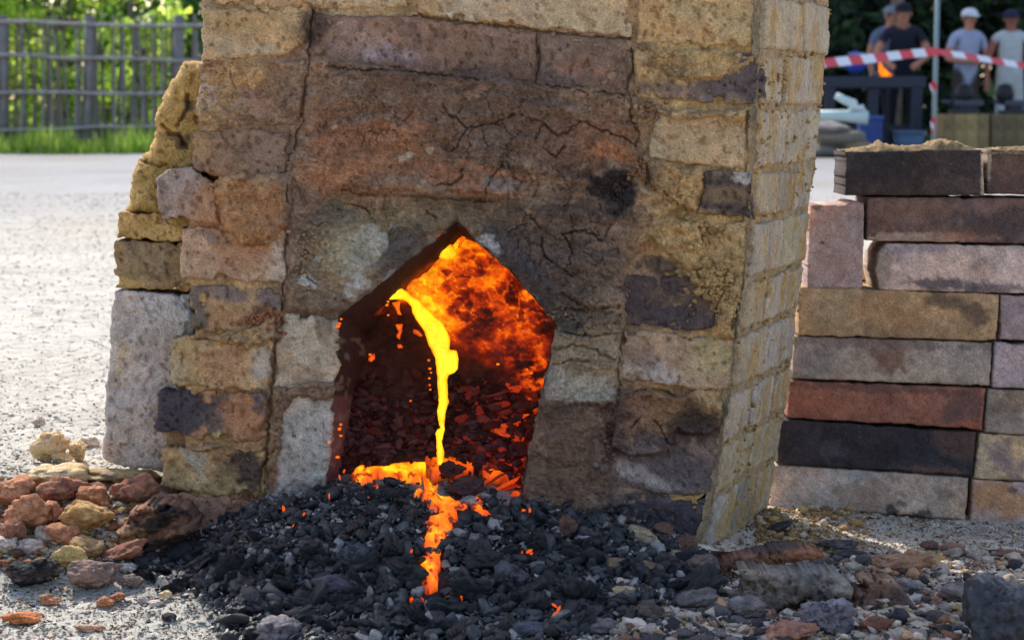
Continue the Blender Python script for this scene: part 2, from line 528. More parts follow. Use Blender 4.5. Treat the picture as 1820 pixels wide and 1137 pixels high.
# ------------------------------------------------------------------ ground sheet
def axis_lines(fine0, fine1, step, far0, far1, grow=1.16):
    a = list(np.arange(fine0, fine1 + 1e-9, step))
    s = step; x = fine0; L = []
    while x > far0:
        s *= grow; x -= s; L.append(x)
    s = step; x = fine1; R_ = []
    while x < far1:
        s *= grow; x += s; R_.append(x)
    return np.array(L[::-1] + a + R_)
gx = axis_lines(-0.85, 0.85, 0.006, -500, 500, 1.10)
gy = axis_lines(2.40, 3.7, 0.006, -60, 900, 1.06)
GX, GY = np.meshgrid(gx, gy)
GZ = terr(GX, GY)
gpx, gpy = topx(GX, np.maximum(GY, 0.5), GZ)
pale = lin((170, 164, 152)); warm = lin((178, 160, 130)); dark = lin((60, 58, 60)); ash = lin((188, 176, 162)) * np.array([1.3, 1.2, 1.1])
nz = fbm(GX * 3, GY * 3, None, 4, 40)[..., None]
gc = pale * (1 + 0.10 * nz) + 0 * GX[..., None]
farg = smooth(5, 18, GY)[..., None]; gc = gc * (1 - farg) + lin((132, 130, 130)) * farg * (1 + .15 * nz)
gc = gc * (1 - 0.35 * smooth(0.1, 0.8, fbm(GX * 1.1, GY * 0.5, None, 4, 44)))[..., None] + warm * (0.35 * smooth(0.1, 0.8, fbm(GX * 1.1, GY * 0.5, None, 4, 44)))[..., None] * (1 - .6 * farg)
nearm = (GY < 3.5)
ck = (coalness(gpx, gpy) * nearm)[..., None]
rz = (smooth(900, 1150, gpx) * nearm * smooth(3.5, 3.2, GY))[..., None] * 0.8
gc = gc * (1 - rz) + ash * rz
gc = gc * (1 - ck) + dark * ck
# grass verge colour under the blades
gv = (smooth(27.6, 28.2, GY + 0.4 * fbm(GX, GY, None, 2, 4)) * smooth(2, -1, GX))[..., None]
gc = gc * (1 - gv) + lin((95, 110, 45)) * gv
tr = (smooth(26, 34, GY) * smooth(2, 6, GX))[..., None]
gc = gc * (1 - tr) + lin((50, 60, 40)) * tr
ny_, nx_ = GX.shape
ii = np.arange(ny_ * nx_).reshape(ny_, nx_)
F = np.stack([ii[:-1, :-1], ii[:-1, 1:], ii[1:, 1:], ii[1:, :-1]], -1).reshape(-1, 4)
me = mesh_np('ground', np.stack([GX, GY, GZ], -1).reshape(-1, 3), F, gc.reshape(-1, 3))
tag(put('ground', me, M_GROUND, world_verts=False), kind='structure')

# ------------------------------------------------------------------ the furnace
FUR = thing('smelting_furnace', (0.0, 3.15, 0.0), 'soot-stained clay and brick smelting furnace with molten slag running from its pointed mouth', 'furnace')
Y0 = 3.0
TAN = (150, 128, 96); YEL = (165, 140, 92); BRN = (112, 90, 74); DBR = (86, 70, 62); RED = (128, 92, 70); GRY = (150, 143, 136); BLK = (52, 48, 50); PUR = (120, 100, 92)

OPEN = [(812, 394), (850, 432), (905, 480), (940, 520), (991, 575), (975, 640), (962, 700), (945, 770), (930, 845), (936, 960), (800, 965), (560, 960), (578, 850), (592, 700), (604, 640), (603, 562), (680, 502), (750, 445)]
SIL = [(362, -95), (362, 110), (352, 130), (352, 200), (344, 300), (390, 312), (330, 405), (328, 500), (346, 512), (344, 590), (312, 602), (310, 690), (284, 695), (284, 785), (294, 792), (294, 880), (290, 960), (470, 985), (1236, 992), (1242, 890), (1264, 878), (1287, 700), (1298, 690), (1302, 592), (1322, 500), (1328, 392), (1330, 300), (1326, 200), (1348, 185), (1342, 92), (1336, -95)]

STAINS = [
    # broad zones
    (880, 230, 260, 130, 5, (92, 76, 64), .75, .5), (660, 290, 130, 90, -15, (122, 88, 64), .8, .4), (600, 230, 80, 50, 0, (118, 86, 66), .6, .4),
    (430, 380, 80, 60, 10, (142, 104, 72), .8, .4), (470, 210, 80, 60, 0, (112, 90, 74), .6, .4), (1000, 260, 130, 70, 15, (92, 72, 58), .7, .4),
    (980, 450, 130, 90, 20, (80, 68, 60), .85, .4), (730, 380, 150, 40, 0, (108, 94, 72), .8, .4), (620, 450, 90, 80, 0, (120, 108, 84), .8, .4),
    (1060, 240, 70, 50, 0, (112, 78, 56), .6, .35), (1220, 430, 90, 45, 0, (158, 132, 90), .8, .35), (1010, 800, 90, 110, 0, (92, 72, 60), .85, .4),
    (1030, 640, 80, 60, 0, (132, 118, 96), .8, .4), (1180, 740, 100, 50, 0, (104, 76, 60), .7, .4), (1240, 240, 90, 60, 0, (160, 138, 106), .7, .4),
    (820, 320, 110, 25, 8, (120, 84, 62), .7, .3), (900, 330, 40, 14, 10, (110, 104, 98), .7, .3),
    (590, 255, 40, 16, -20, (140, 100, 74), .7, .3), (700, 235, 60, 14, -10, (134, 96, 72), .7, .3), (640, 300, 50, 12, -25, (146, 104, 76), .6, .3), (560, 310, 40, 24, 0, (140, 102, 74), .7, .3), (780, 300, 60, 12, 20, (134, 92, 68), .7, .3), (860, 300, 50, 8, 15, (140, 96, 70), .6, .3), (690, 320, 60, 10, -5, (120, 104, 90), .5, .3), (1090, 270, 40, 20, 10, (140, 96, 66), .7, .3),
    # soot, and dark bands along the undersides of slabs and lintel
    (560, 50, 26, 40, 0, (50, 40, 36), .8, .5), (900, 130, 170, 14, 6, (70, 58, 54), .6, .5), (740, 135, 120, 10, 5, (72, 60, 56), .6, .5),
    (1090, 335, 52, 26, 10, (36, 32, 32), .95, .3), (1060, 375, 90, 22, 5, (60, 50, 46), .7, .4), (1110, 345, 30, 34, 0, (34, 30, 30), .9, .3),
    (720, 440, 48, 40, -30, (72, 68, 66), .85, .4), (650, 515, 60, 24, -38, (84, 78, 72), .6, .4), (590, 380, 40, 24, 10, (70, 68, 66), .6, .4),
    (905, 440, 26, 56, -40, (66, 62, 62), .8, .4), (960, 520, 26, 60, -42, (62, 58, 58), .8, .4), (1010, 575, 30, 22, 30, (56, 54, 54), .8, .4),
    (1160, 520, 62, 44, 5, (64, 54, 54), .85, .4), (1200, 570, 70, 22, 4, (60, 54, 56), .7, .4), (1170, 470, 40, 18, 10, (54, 48, 48), .8, .3),
    (1170, 830, 90, 50, 8, (82, 74, 74), .8, .4), (1170, 920, 90, 40, 8, (52, 48, 54), .9, .4), (1240, 765, 46, 34, 0, (54, 46, 44), .85, .35),
    (1090, 760, 22, 60, 6, (60, 50, 46), .6, .4), (880, 365, 130, 10, 3, (70, 60, 50), .6, .5), (1060, 560, 60, 14, 10, (90, 78, 64), .6, .4),
    (580, 570, 16, 40, 0, (80, 72, 62), .5, .4), (1020, 720, 60, 14, -20, (66, 58, 54), .6, .4),
    # pale scabs
    (640, 440, 48, 28, -42, (182, 176, 160), .95, .16), (545, 500, 16, 14, 20, (190, 186, 176), .9, .15), (628, 514, 34, 15, -35, (172, 168, 160), .85, .2),
    (722, 278, 18, 7, -25, (190, 176, 160), .9, .2), (765, 268, 8, 6, 0, (190, 176, 160), .9, .2), (595, 225, 5, 10, 10, (160, 126, 100), .8, .2),
    (868, 432, 22, 12, 45, (150, 152, 156), .8, .25), (1030, 690, 52, 26, -8, (176, 168, 152), .85, .22), (985, 680, 22, 26, 0, (170, 164, 150), .7, .25),
    (845, 165, 22, 7, -30, (140, 112, 98), .6, .3), (560, 460, 10, 6, 0, (180, 176, 168), .8, .2), (700, 490, 18, 10, -40, (160, 156, 150), .6, .25),
    (700, 400, 10, 6, -40, (160, 156, 150), .5, .25), (1140, 845, 60, 14, 22, (146, 136, 130), .7, .4), (610, 445, 30, 40, 10, (128, 122, 100), .5, .3),
    (1140, 600, 30, 20, 0, (120, 104, 84), .6, .4),
]

# opening edge and clay sheet over the front --------------------------------------------------
CRACKS = [
    ([(556, 20), (553, 60), (548, 110), (543, 150), (537, 178), (540, 218), (530, 235), (524, 262), (513, 282), (518, 300), (512, 330), (508, 350), (515, 362)], 2.6),
    ([(512, 415), (506, 440), (508, 480), (502, 505), (507, 530), (492, 570), (488, 640), (482, 700), (476, 790), (470, 880)], 3.2),
    ([(786, 185), (800, 205), (832, 228), (870, 222), (912, 204)], 2.8), ([(832, 228), (818, 248), (812, 265), (795, 268)], 2.2),
    ([(940, 210), (965, 220), (992, 242), (1010, 232), (1032, 215)], 3.0), ([(962, 222), (952, 245)], 2.0), ([(1005, 260), (985, 278), (962, 258)], 1.8), ([(1032, 215), (1080, 235), (1110, 245), (1130, 262)], 1.8),
    ([(1122, 85), (1128, 110), (1112, 160), (1124, 180), (1120, 205), (1135, 240), (1128, 262)], 2.4), ([(1112, 90), (1126, 95)], 1.6),
    ([(735, 28), (800, 36), (860, 44), (960, 54), (1040, 66), (1120, 68)], 3.2), ([(580, 118), (620, 122), (700, 126), (770, 132), (850, 140)], 2.4), ([(955, 150), (1010, 158), (1080, 166), (1126, 170)], 2.2), ([(955, 55), (957, 100), (953, 150)], 1.5),
    ([(608, 338), (640, 344), (700, 346), (800, 352), (862, 358), (905, 352)], 3.2), ([(775, 328), (802, 326), (820, 315), (822, 300)], 2.4), ([(862, 358), (862, 335), (885, 300), (893, 290)], 2.0),
    ([(925, 372), (938, 378), (952, 392), (960, 406)], 2.0), ([(938, 378), (925, 398), (905, 414)], 1.6), ([(965, 420), (964, 440), (975, 460), (1000, 478), (1020, 492)], 2.0), ([(1000, 415), (1015, 440), (1012, 470)], 1.4), ([(1000, 415), (1040, 408), (1070, 430)], 1.4),
    ([(1000, 520), (1030, 540), (1055, 552), (1090, 556)], 3.0), ([(1100, 560), (1104, 600), (1098, 650), (1100, 700), (1092, 760), (1086, 790)], 3.0), ([(990, 548), (1040, 552), (1100, 545)], 3.2),
    ([(1086, 790), (1110, 812), (1150, 815), (1190, 802), (1196, 790)], 3.4), ([(1162, 745), (1180, 770), (1196, 800)], 2.0), ([(1110, 700), (1160, 690), (1200, 700)], 2.0),
    ([(530, 378), (545, 395), (560, 400), (580, 396)], 2.0), ([(545, 395), (540, 380)], 1.4), ([(535, 470), (545, 490), (560, 505)], 1.6), ([(1180, 600), (1240, 604), (1300, 606)], 2.0),
    ([(880, 205), (900, 225)], 1.3), ([(985, 620), (1020, 612), (1060, 622), (1090, 640)], 2.6), ([(980, 650), (1010, 640), (1050, 642)], 2.2), ([(1270, 575), (1272, 545), (1278, 520)], 2.6), ([(1180, 340), (1200, 360), (1230, 372)], 1.8), ([(960, 600), (1000, 590), (1050, 598), (1096, 592)], 2.2),
    ([(690, 420), (700, 400), (720, 395)], 1.3), ([(1140, 700), (1150, 730), (1120, 760)], 1.5), ([(620, 360), (650, 372), (665, 395)], 1.3), ([(760, 375), (775, 390)], 1.2),
]
LAYERS = [  # polygon, height, edge softness
    ([(548, 100), (960, 148), (1118, 160), (1140, 200), (1150, 330), (1230, 350), (1190, 395), (1112, 470), (1104, 560), (1100, 700), (985, 620), (1000, 560), (905, 470), (812, 385), (700, 470), (600, 555), (498, 560), (506, 470), (508, 400), (510, 300), (535, 220)], 0.006, 9),
    ([(382, 340), (410, 312), (470, 304), (520, 308), (522, 360), (512, 400), (490, 425), (430, 442), (418, 425), (395, 405)], 0.020, 10),
    ([(512, 300), (528, 250), (600, 215), (700, 200), (790, 262), (860, 278), (910, 300), (926, 345), (880, 352), (760, 344), (640, 338), (590, 345), (560, 372), (530, 350)], 0.012, 9),
    ([(782, 160), (850, 150), (1000, 185), (1130, 220), (1142, 300), (1110, 316), (1050, 335), (960, 318), (900, 300), (800, 272)], 0.011, 9),
    ([(885, 372), (960, 362), (1110, 378), (1118, 460), (1106, 545), (1040, 545), (990, 530), (912, 478), (884, 430)], 0.010, 9),
    ([(985, 590), (1105, 560), (1100, 700), (1070, 725), (975, 720), (978, 650)], 0.011, 10),
    ([(962, 716), (1090, 700), (1090, 800), (1066, 915), (932, 915), (932, 850), (950, 760)], 0.004, 6),
    ([(1095, 695), (1160, 688), (1200, 705), (1262, 694), (1292, 745), (1262, 772), (1200, 772), (1196, 800), (1120, 815), (1088, 795)], 0.017, 8),
    ([(1150, 385), (1200, 380), (1240, 400), (1250, 440), (1262, 470), (1225, 480), (1180, 450), (1150, 420)], 0.013, 8),
    ([(1172, 196), (1300, 198), (1330, 205), (1300, 214), (1280, 206), (1230, 214), (1180, 212)], 0.014, 5),
    ([(1130, 262), (1200, 300), (1245, 300), (1240, 380), (1190, 372), (1150, 330)], 0.010, 9),
    ([(345, 100), (430, 108), (520, 112), (545, 120), (540, 200), (430, 236), (350, 220)], 0.0035, 8),
    ([(300, 592), (400, 596), (490, 560), (500, 604), (440, 616), (380, 604), (320, 604)], 0.014, 6),
    ([(276, 784), (400, 786), (420, 802), (470, 792), (470, 806), (400, 812), (392, 800), (290, 796)], 0.010, 5),
    ([(490, 690), (600, 678), (600, 700), (560, 712), (545, 706), (520, 704), (506, 740), (500, 800), (480, 830), (470, 880), (466, 900), (478, 780), (486, 720)], 0.012, 5),
    ([(1255, 495), (1302, 430), (1330, 490), (1310, 600), (1275, 590), (1262, 545)], 0.006, 8),
    ([(1140, 84), (1240, 90), (1352, 100), (1330, 118), (1280, 140), (1210, 142), (1160, 118)], 0.007, 5),
]
STEP = 1.9
sx = np.arange(330, 1362, STEP); sy = np.arange(-96, 1000, STEP)
CXg, CYg = np.meshgrid(sx, sy)
so = sdf(OPEN, CXg, CYg) + 2.4 * fbm(CXg / 12, CYg / 12, None, 4, 300)
ss = sdf(SIL, CXg, CYg) + 5 * fbm(CXg / 25, CYg / 25, None, 3, 301)
w1 = 7 * fbm(CXg / 40, CYg / 40, None, 3, 302) + 3 * fbm(CXg / 9, CYg / 9, None, 2, 303)
H = -0.0040 + 0.0045 * fbm(CXg / 55, CYg / 40, None, 4, 299) + 0.0015 * fbm(CXg / 10, CYg / 10, None, 3, 304)
H0 = H.copy()
cov = np.zeros_like(H)
for poly, hh, sof in LAYERS:
    s = sdf(poly, CXg, CYg) + w1
    m = smooth(-sof * 0.6, sof, s)
    rim = 1 + 0.25 * np.exp(-((s - sof) / 14.0) ** 2)
    H = np.maximum(H, H0 + m * (hh - H0) * rim)
    cov = np.maximum(cov, m)
rough = 0.0050 * fbm(CXg / 45, CYg / 34, None, 5, 305, 0.55) + 0.0038 * fbm(CXg / 12, CYg / 9, None, 4, 306, 0.7)
fw = fbm(CXg / 60 + 3, CYg / 42, None, 5, 330, 0.55)
for lv in (-0.35, 0.02, 0.36):      # torn edges of successive coats of clay
    rough = rough + 0.0030 * smooth(lv, lv + 0.04, fw)
strat = 0.0022 * (1 - np.abs(fbm(CXg / 90 + 0.004 * CYg, CYg / 20, None, 4, 307)))
H = H + (rough + strat - 0.004) * (0.25 + 0.75 * cov)
# dried-clay crazing
wx, wy = CXg + 9 * fbm(CXg / 20, CYg / 20, None, 3, 308), CYg + 9 * fbm(CXg / 20 + 4, CYg / 20, None, 3, 309)
f1, fe, cid = worley(wx / 46, wy / 34, 310)
cz = smooth(-0.05, 0.45, fbm(CXg / 130, CYg / 110, None, 2, 311)) * cov
cz = np.maximum(cz, smooth(0, 30, sdf(LAYERS[4][0], CXg, CYg)))
crk = cz * (1 - smooth(0.0, 0.045, fe))
H = H - 0.0045 * crk + 0.0008 * (cid - 0.5) * cz
ckm = 0 * H
for line, wd in CRACKS:
    lx, ly = CXg + 3.0 * fbm(CXg / 9, CYg / 9, None, 3, 312), CYg + 3.0 * fbm(CXg / 9, CYg / 9, None, 3, 313)
    pts = np.array(line); x0, y0 = pts.min(0) - 14; x1, y1 = pts.max(0) + 14
    sel = (CXg > x0) & (CXg < x1) & (CYg > y0) & (CYg < y1)
    d = polydist(line, lx[sel], ly[sel])
    ckm[sel] = np.maximum(ckm[sel], 1 - smooth(0.2 * wd, 0.95 * wd, d + 1.0 * vnoise(CXg[sel] / 30, CYg[sel] / 30, None, 5)))
H = H - 0.008 * ckm
# small pits
H = H - 0.0022 * smooth(0.5, 0.9, fbm(CXg / 7, CYg / 7, None, 2, 314)) * cov
# surface set back in a recess under the lintel
led = smooth(0, 6, CYg - (340 + 0.03 * (CXg - 600))) * (1 - smooth(24, 70, CYg - (340 + 0.03 * (CXg - 600)))) * smooth(590, 620, CXg) * (1 - smooth(900, 960, CXg))
H = H - 0.010 * led
# rounded lip of the mouth
H = H - 0.010 * (1 - smooth(-6, 1, -so))
basecol = np.zeros(CXg.shape + (3,)) + FG((112, 93, 76))
rt = smooth(1100, 1200, CXg)[..., None]; basecol = basecol * (1 - rt) + FG((150, 124, 84)) * rt
lt = smooth(520, 440, CXg)[..., None]; basecol = basecol * (1 - lt) + FG((142, 114, 80)) * lt
tp = smooth(70, 20, CYg)[..., None]; basecol = basecol * (1 - tp) + FG((158, 136, 102)) * tp
ccol = paint(CXg, CYg, basecol, STAINS, 50, 0.15, 0.07)
ccol = 1.14 * ccol * (1 + 0.10 * (smooth(-.02, .05, fw) - .5) + 0.16 * fbm(CXg / 5, CYg / 5, None, 3, 331))[..., None] * (1 - 0.25 * crk - 0.0 * ckm)[..., None]
keep = (ss > 0) & (so < 1.5)
fk = keep[:-1, :-1] & keep[1:, :-1] & keep[:-1, 1:] & keep[1:, 1:]
VV = P(CXg, CYg, Y0 - H)
used = np.zeros_like(keep)
used[:-1, :-1] |= fk; used[1:, :-1] |= fk; used[:-1, 1:] |= fk; used[1:, 1:] |= fk
idx = -np.ones(H.shape, int); idx[used] = np.arange(used.sum()); q = np.argwhere(fk)
F = np.stack([idx[q[:, 0], q[:, 1]], idx[q[:, 0] + 1, q[:, 1]], idx[q[:, 0] + 1, q[:, 1] + 1], idx[q[:, 0], q[:, 1] + 1]], 1)
put('clay_plaster', mesh_np('clay_plaster', VV[used], F, ccol[used]), M_CLAY, FUR)

# body of the stack behind the plaster (solid, hollow only where the hearth is)
def prism(name, poly, ya, yb, mat, parent, color, zadd=None):
    n = len(poly)
    A = P([p_[0] for p_ in poly], [p_[1] for p_ in poly], ya); B = A.copy(); B[:, 1] = yb
    V = np.concatenate([A, B])
    bm = bmesh.new(); vs = [bm.verts.new(v) for v in V]
    bm.faces.new(vs[:n][::-1]); bm.faces.new(vs[n:])
    for i in range(n):
        j = (i + 1) % n; bm.faces.new((vs[i], vs[j], vs[n + j], vs[n + i]))
    bmesh.ops.recalc_face_normals(bm, faces=bm.faces)
    bmesh.ops.triangulate(bm, faces=bm.faces)
    me = bpy.data.meshes.new(name); bm.to_mesh(me); bm.free()
    a = me.color_attributes.new('Col', 'FLOAT_COLOR', 'POINT')
    c = np.tile(np.array([*FG(color), 1.0], np.float32), (len(me.vertices), 1)); a.data.foreach_set('color', c.ravel())
    return put(name, me, mat, parent)
prism('stack_body', [(366, -800), (366, 110), (356, 200), (350, 300), (390, 318), (400, 392), (1316, 392), (1322, 300), (1316, 200), (1330, 90), (1330, -800)], 3.022, 3.33, M_CLAY, FUR, (140, 116, 84))
prism('left_pier', [(350, 392), (350, 590), (320, 610), (318, 690), (296, 700), (296, 990), (545, 990), (560, 560), (600, 520), (620, 393)], 3.022, 3.33, M_CLAY, FUR, (130, 104, 76))
prism('right_pier', [(1314, 393), (1304, 500), (1290, 600), (1276, 700), (1250, 880), (1236, 990), (1010, 990), (1010, 560), (1016, 393)], 3.022, 3.33, M_CLAY, FUR, (130, 104, 76))

# reveal of the mouth: the inner faces of the slabs round it
REAR = [(818, 428), (855, 432), (912, 480), (948, 520), (1000, 575), (984, 640), (972, 700), (955, 770), (940, 845), (946, 960), (800, 965), (625, 960), (630, 850), (634, 700), (652, 640), (650, 592), (700, 540), (765, 478)]
def loop_pts(poly, n):
    p_ = np.array(poly + [poly[0]], float); seg = np.hypot(*np.diff(p_, axis=0).T); c = np.concatenate([[0], np.cumsum(seg)])
    t = np.linspace(0, c[-1], n, endpoint=False)
    return np.stack([np.interp(t, c, p_[:, 0]), np.interp(t, c, p_[:, 1])], 1)
def loop_match(pa, pb, per=24):
    A, B = [], []
    for i in range(len(pa)):
        j = (i + 1) % len(pa)
        for k in range(per):
            t = k / per
            A.append(np.array(pa[i]) * (1 - t) + np.array(pa[j]) * t); B.append(np.array(pb[i]) * (1 - t) + np.array(pb[j]) * t)
    return np.array(A), np.array(B)
A, B = loop_match(OPEN, REAR)
nr = 26
rows = []; cols = []; gls = []
for k in range(nr):
    t = k / (nr - 1)
    q = A * (1 - t) + B * t
    Yk = Y0 + 0.001 + t * 0.17
    w = P(q[:, 0], q[:, 1], Yk)
    cen = P(800, 680, Yk)[None]
    rad = w - cen; rl = np.linalg.norm(rad, axis=1)[:, None]
    nn = fbm(q[:, 0] / 18 + 3 * t, q[:, 1] / 18, np.full(len(q), t * 6.0), 4, 61)
    w = w + rad / rl * (0.0022 * nn * min(1, t * 6))[:, None] if t > 0 else w
    rows.append(w)
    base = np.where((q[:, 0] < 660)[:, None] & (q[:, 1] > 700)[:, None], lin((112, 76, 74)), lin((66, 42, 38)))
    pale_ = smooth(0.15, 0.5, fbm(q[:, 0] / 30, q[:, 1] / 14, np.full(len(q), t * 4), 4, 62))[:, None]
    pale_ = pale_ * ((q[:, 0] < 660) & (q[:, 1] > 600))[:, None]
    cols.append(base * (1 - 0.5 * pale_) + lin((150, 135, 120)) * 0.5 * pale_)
    hot = smooth(0.5, 1.0, t) * smooth(0.0, 0.7, nn + 0.2) * ((q[:, 1] < 560))
    gls.append(hot[:, None] * np.array([0.12, 0.012, 0.001]))
m = len(A); V = np.concatenate(rows); ii = np.arange(nr * m).reshape(nr, m)
F = np.stack([ii[:-1], np.roll(ii[:-1], -1, 1), np.roll(ii[1:], -1, 1), ii[1:]], -1).reshape(-1, 4)
put('mouth_lining', mesh_np('mouth_lining', V, F[:, ::-1], np.concatenate(cols), np.concatenate(gls)), M_HOT, FUR)

# glowing inside of the hearth ---------------------------------------------------------------
def ramp(T):
    T = np.clip(T, 0, 1.15)
    xs = [0, .18, .32, .45, .58, .70, .82, .92, 1.0, 1.15]
    r = np.interp(T, xs, [.0010, .0045, .018, .062, .19, .37, .50, .56, .62, .70])
    g = np.interp(T, xs, [.0002, .0005, .0012, .0032, .011, .036, .08, .17, .34, .46])
    b = np.interp(T, xs, [.0003, .0003, .0004, .0005, .0006, .0008, .001, .002, .004, .008])
    return np.stack([r, g, b], -1)
HOTS = [(736, 504, 50, 20, -16, .42), (775, 552, 22, 44, -20, .38), (965, 740, 44, 110, 0, .30), (930, 650, 80, 90, 0, .18), (800, 470, 95, 60, 0, .34), (860, 530, 130, 70, 20, .30), (900, 480, 90, 34, 35, .26), (940, 590, 80, 110, 0, .22), (740, 520, 60, 40, 20, .38), (715, 518, 34, 16, 0, .5),
        (790, 440, 22, 24, 0, .6), (815, 428, 16, 12, 0, .5), (790, 570, 40, 44, 0, .36), (965, 700, 40, 90, 0, .20), (850, 620, 110, 50, 0, .12), (655, 505, 50, 6, -36, .30), (700, 560, 14, 22, 0, .25),
        (900, 850, 60, 40, 20, .30), (660, 660, 40, 30, 0, .16), (820, 445, 60, 14, 15, .15), (900, 445, 50, 12, 35, .2), (960, 540, 40, 16, 45, .15)]
hx = np.arange(556, 1040, 2.6); hy = np.arange(372, 985, 2.6)
HX, HY = np.meshgrid(hx, hy)
T = np.full(HX.shape, 0.03)
wn_ = fbm(HX / 26, HY / 22, None, 4, 400)
for cx, cy, rx, ry, rot, a in HOTS:
    ca, sa = math.cos(math.radians(rot)), math.sin(math.radians(rot))
    u = ((HX - cx) * ca + (HY - cy) * sa) / rx; v = (-(HX - cx) * sa + (HY - cy) * ca) / ry
    T = T + a * np.exp(-0.9 * np.maximum(u * u + v * v + 0.5 * wn_, 0) ** 1.3)
T = T + 0.20 * smooth(790, 520, HY) * smooth(700, 800, HX)
f1, fe, cid = worley((HX + 6 * fbm(HX / 12, HY / 12, None, 3, 401)) / 30, (HY + 6 * fbm(HX / 12, HY / 12, None, 3, 402)) / 19, 403)
g1, ge, gid = worley((HX + 4 * fbm(HX / 8, HY / 8, None, 3, 404)) / 13, HY / 9, 405)
clumps = fbm(HX / 30, HY / 18, None, 5, 406, 0.6)
T = T * (1.0 - 0.26 * smooth(0.0, 0.6, clumps) - 0.22 * (cid > 0.72) * smooth(0, 0.12, fe) * smooth(620, 560, HY) + 0.22 * (1 - smooth(0, 0.12, fe)) * smooth(700, 600, HY) - 0.12 * (gid > 0.7))
T = T * np.where(HY > 640, 0.55 + 0.45 * smooth(0.2, -0.3, clumps), 1)
lowT = 0.36 * smooth(0.15, 0.8, fbm(HX / 28, HY / 12, None, 5, 407, 0.6)) * smooth(600, 680, HY)
T = np.maximum(T, lowT)
T = T * .95 - .15 * smooth(850, 1000, HX) * smooth(700, 640, HY) - .06 * smooth(800, 900, HX)
T = np.minimum(T, .84 + .25 * np.maximum(T - .84, 0))
HH = 0.012 * fbm(HX / 60, HY / 50, None, 4, 408) + 0.007 * (1 - f1) + 0.003 * (1 - g1) + 0.004 * clumps
HH = HH + 0.075 * smooth(640, 900, HY) ** 1.3 + 0.03 * smooth(0, 1, 0 * HX)
VV = P(HX, HY, 3.165 - HH)
hc_ = lin((70, 42, 34)) * (1 + 0.3 * clumps[..., None]) * np.ones(3)
ny_, nx_ = HX.shape; ii = np.arange(ny_ * nx_).reshape(ny_, nx_)
F = np.stack([ii[:-1, :-1], ii[1:, :-1], ii[1:, 1:], ii[:-1, 1:]], -1).reshape(-1, 4)
put('hearth_wall', mesh_np('hearth_wall', VV.reshape(-1, 3), F, hc_.reshape(-1, 3), ramp(T).reshape(-1, 3)), M_HOT, FUR)

# bricks of the front -------------------------------------------------------------------------
def fbrick(poly, col, st=(), h=0.0, seed=0, label=None, r=5, amp=0.0022, warp=4.0, depth=0.045, name='brick', thick=0.0045, step=2.8, hf=None, mott=0.17, Yb=None, tint=0.09, mat=None):
    o = relief(name, poly, front((Y0 if Yb is None else Yb) - h * (.62 if Yb is None else 1)), mat or M_BRICK, FUR, r=r, thick=thick, amp=amp, warp=warp, step=step, depth=depth,
               color=col, stains=list(st) + (STAINS if Yb is None else []), seed=seed, hf=hf, mott=mott, tint=tint, chip=1.0)
    if label: o['label'] = label
    return o
fbrick([(380, -70), (728, -70), (726, 14), (560, 17), (381, 9)], (154, 132, 100), [(640, 0, 70, 20, 0, (170, 152, 122), .6)], .006, 1)
fbrick([(733, -78), (1122, -70), (1121, 64), (960, 52), (742, 27)], (160, 142, 114), [(900, 10, 130, 40, 5, (170, 150, 122), .6), (1050, 30, 60, 30, 5, (172, 152, 120), .7), (760, 10, 30, 30, 0, (150, 120, 78), .6)], .010, 2, amp=.002)
fbrick([(1130, -70), (1340, -70), (1337, 86), (1131, 78)], (158, 134, 96), [(1220, 50, 50, 16, 5, (160, 122, 80), .6), (1260, 20, 60, 30, 0, (162, 142, 104), .6)], .007, 3)
fbrick([(1128, 86), (1364, 96), (1360, 186), (1250, 184), (1128, 174)], (140, 118, 86), [(1290, 160, 74, 30, -10, (74, 66, 66), .97, .15), (1335, 125, 26, 34, -30, (74, 66, 66), .97, .12), (1210, 165, 50, 18, 6, (92, 80, 72), .8)], .009, 4)
fbrick([(1160, 196), (1328, 194), (1324, 300), (1250, 296), (1150, 280)], (166, 144, 112), [(1240, 235, 60, 30, 0, (182, 160, 130), .7), (1230, 285, 70, 14, 0, (150, 124, 84), .7)], .004, 5)
fbrick([(1254, 306), (1292, 300), (1338, 308), (1340, 388), (1238, 380)], (66, 58, 56), [(1320, 312, 18, 14, 40, (160, 156, 150), .9, .2), (1286, 345, 44, 14, 4, (110, 92, 66), .6, .35)], .010, 6, label='small black broken brick let into the front', r=8)
fbrick([(1172, 394), (1330, 392), (1328, 490), (1290, 498), (1168, 482)], (156, 132, 92), [(1270, 440, 50, 40, 0, (160, 136, 96), .6)], .005, 7)
fbrick([(1108, 488), (1270, 490), (1276, 582), (1240, 590), (1104, 576)], (84, 70, 62), [(1150, 530, 60, 40, 0, (56, 50, 52), .8), (1255, 500, 24, 14, 0, (140, 118, 80), .8), (1230, 555, 40, 20, 0, (66, 58, 56), .6)], .003, 8, label='soot-blackened brick')
fbrick([(1103, 584), (1306, 600), (1303, 692), (1250, 694), (1100, 672)], (136, 114, 92), [(1160, 660, 50, 18, 15, (158, 150, 144), .75, .35), (1130, 630, 40, 22, 10, (104, 86, 76), .7), (1262, 640, 46, 40, 0, (150, 134, 96), .8), (1180, 610, 50, 12, 5, (160, 132, 106), .5)], .008, 9)
fbrick([(1088, 760), (1292, 745), (1270, 884), (1086, 868)], (100, 84, 76), [(1180, 840, 90, 44, 5, (84, 76, 74), .8), (1150, 850, 64, 14, 22, (150, 142, 136), .7, .4), (1250, 880, 30, 12, 0, (140, 116, 90), .4)], .001, 10)
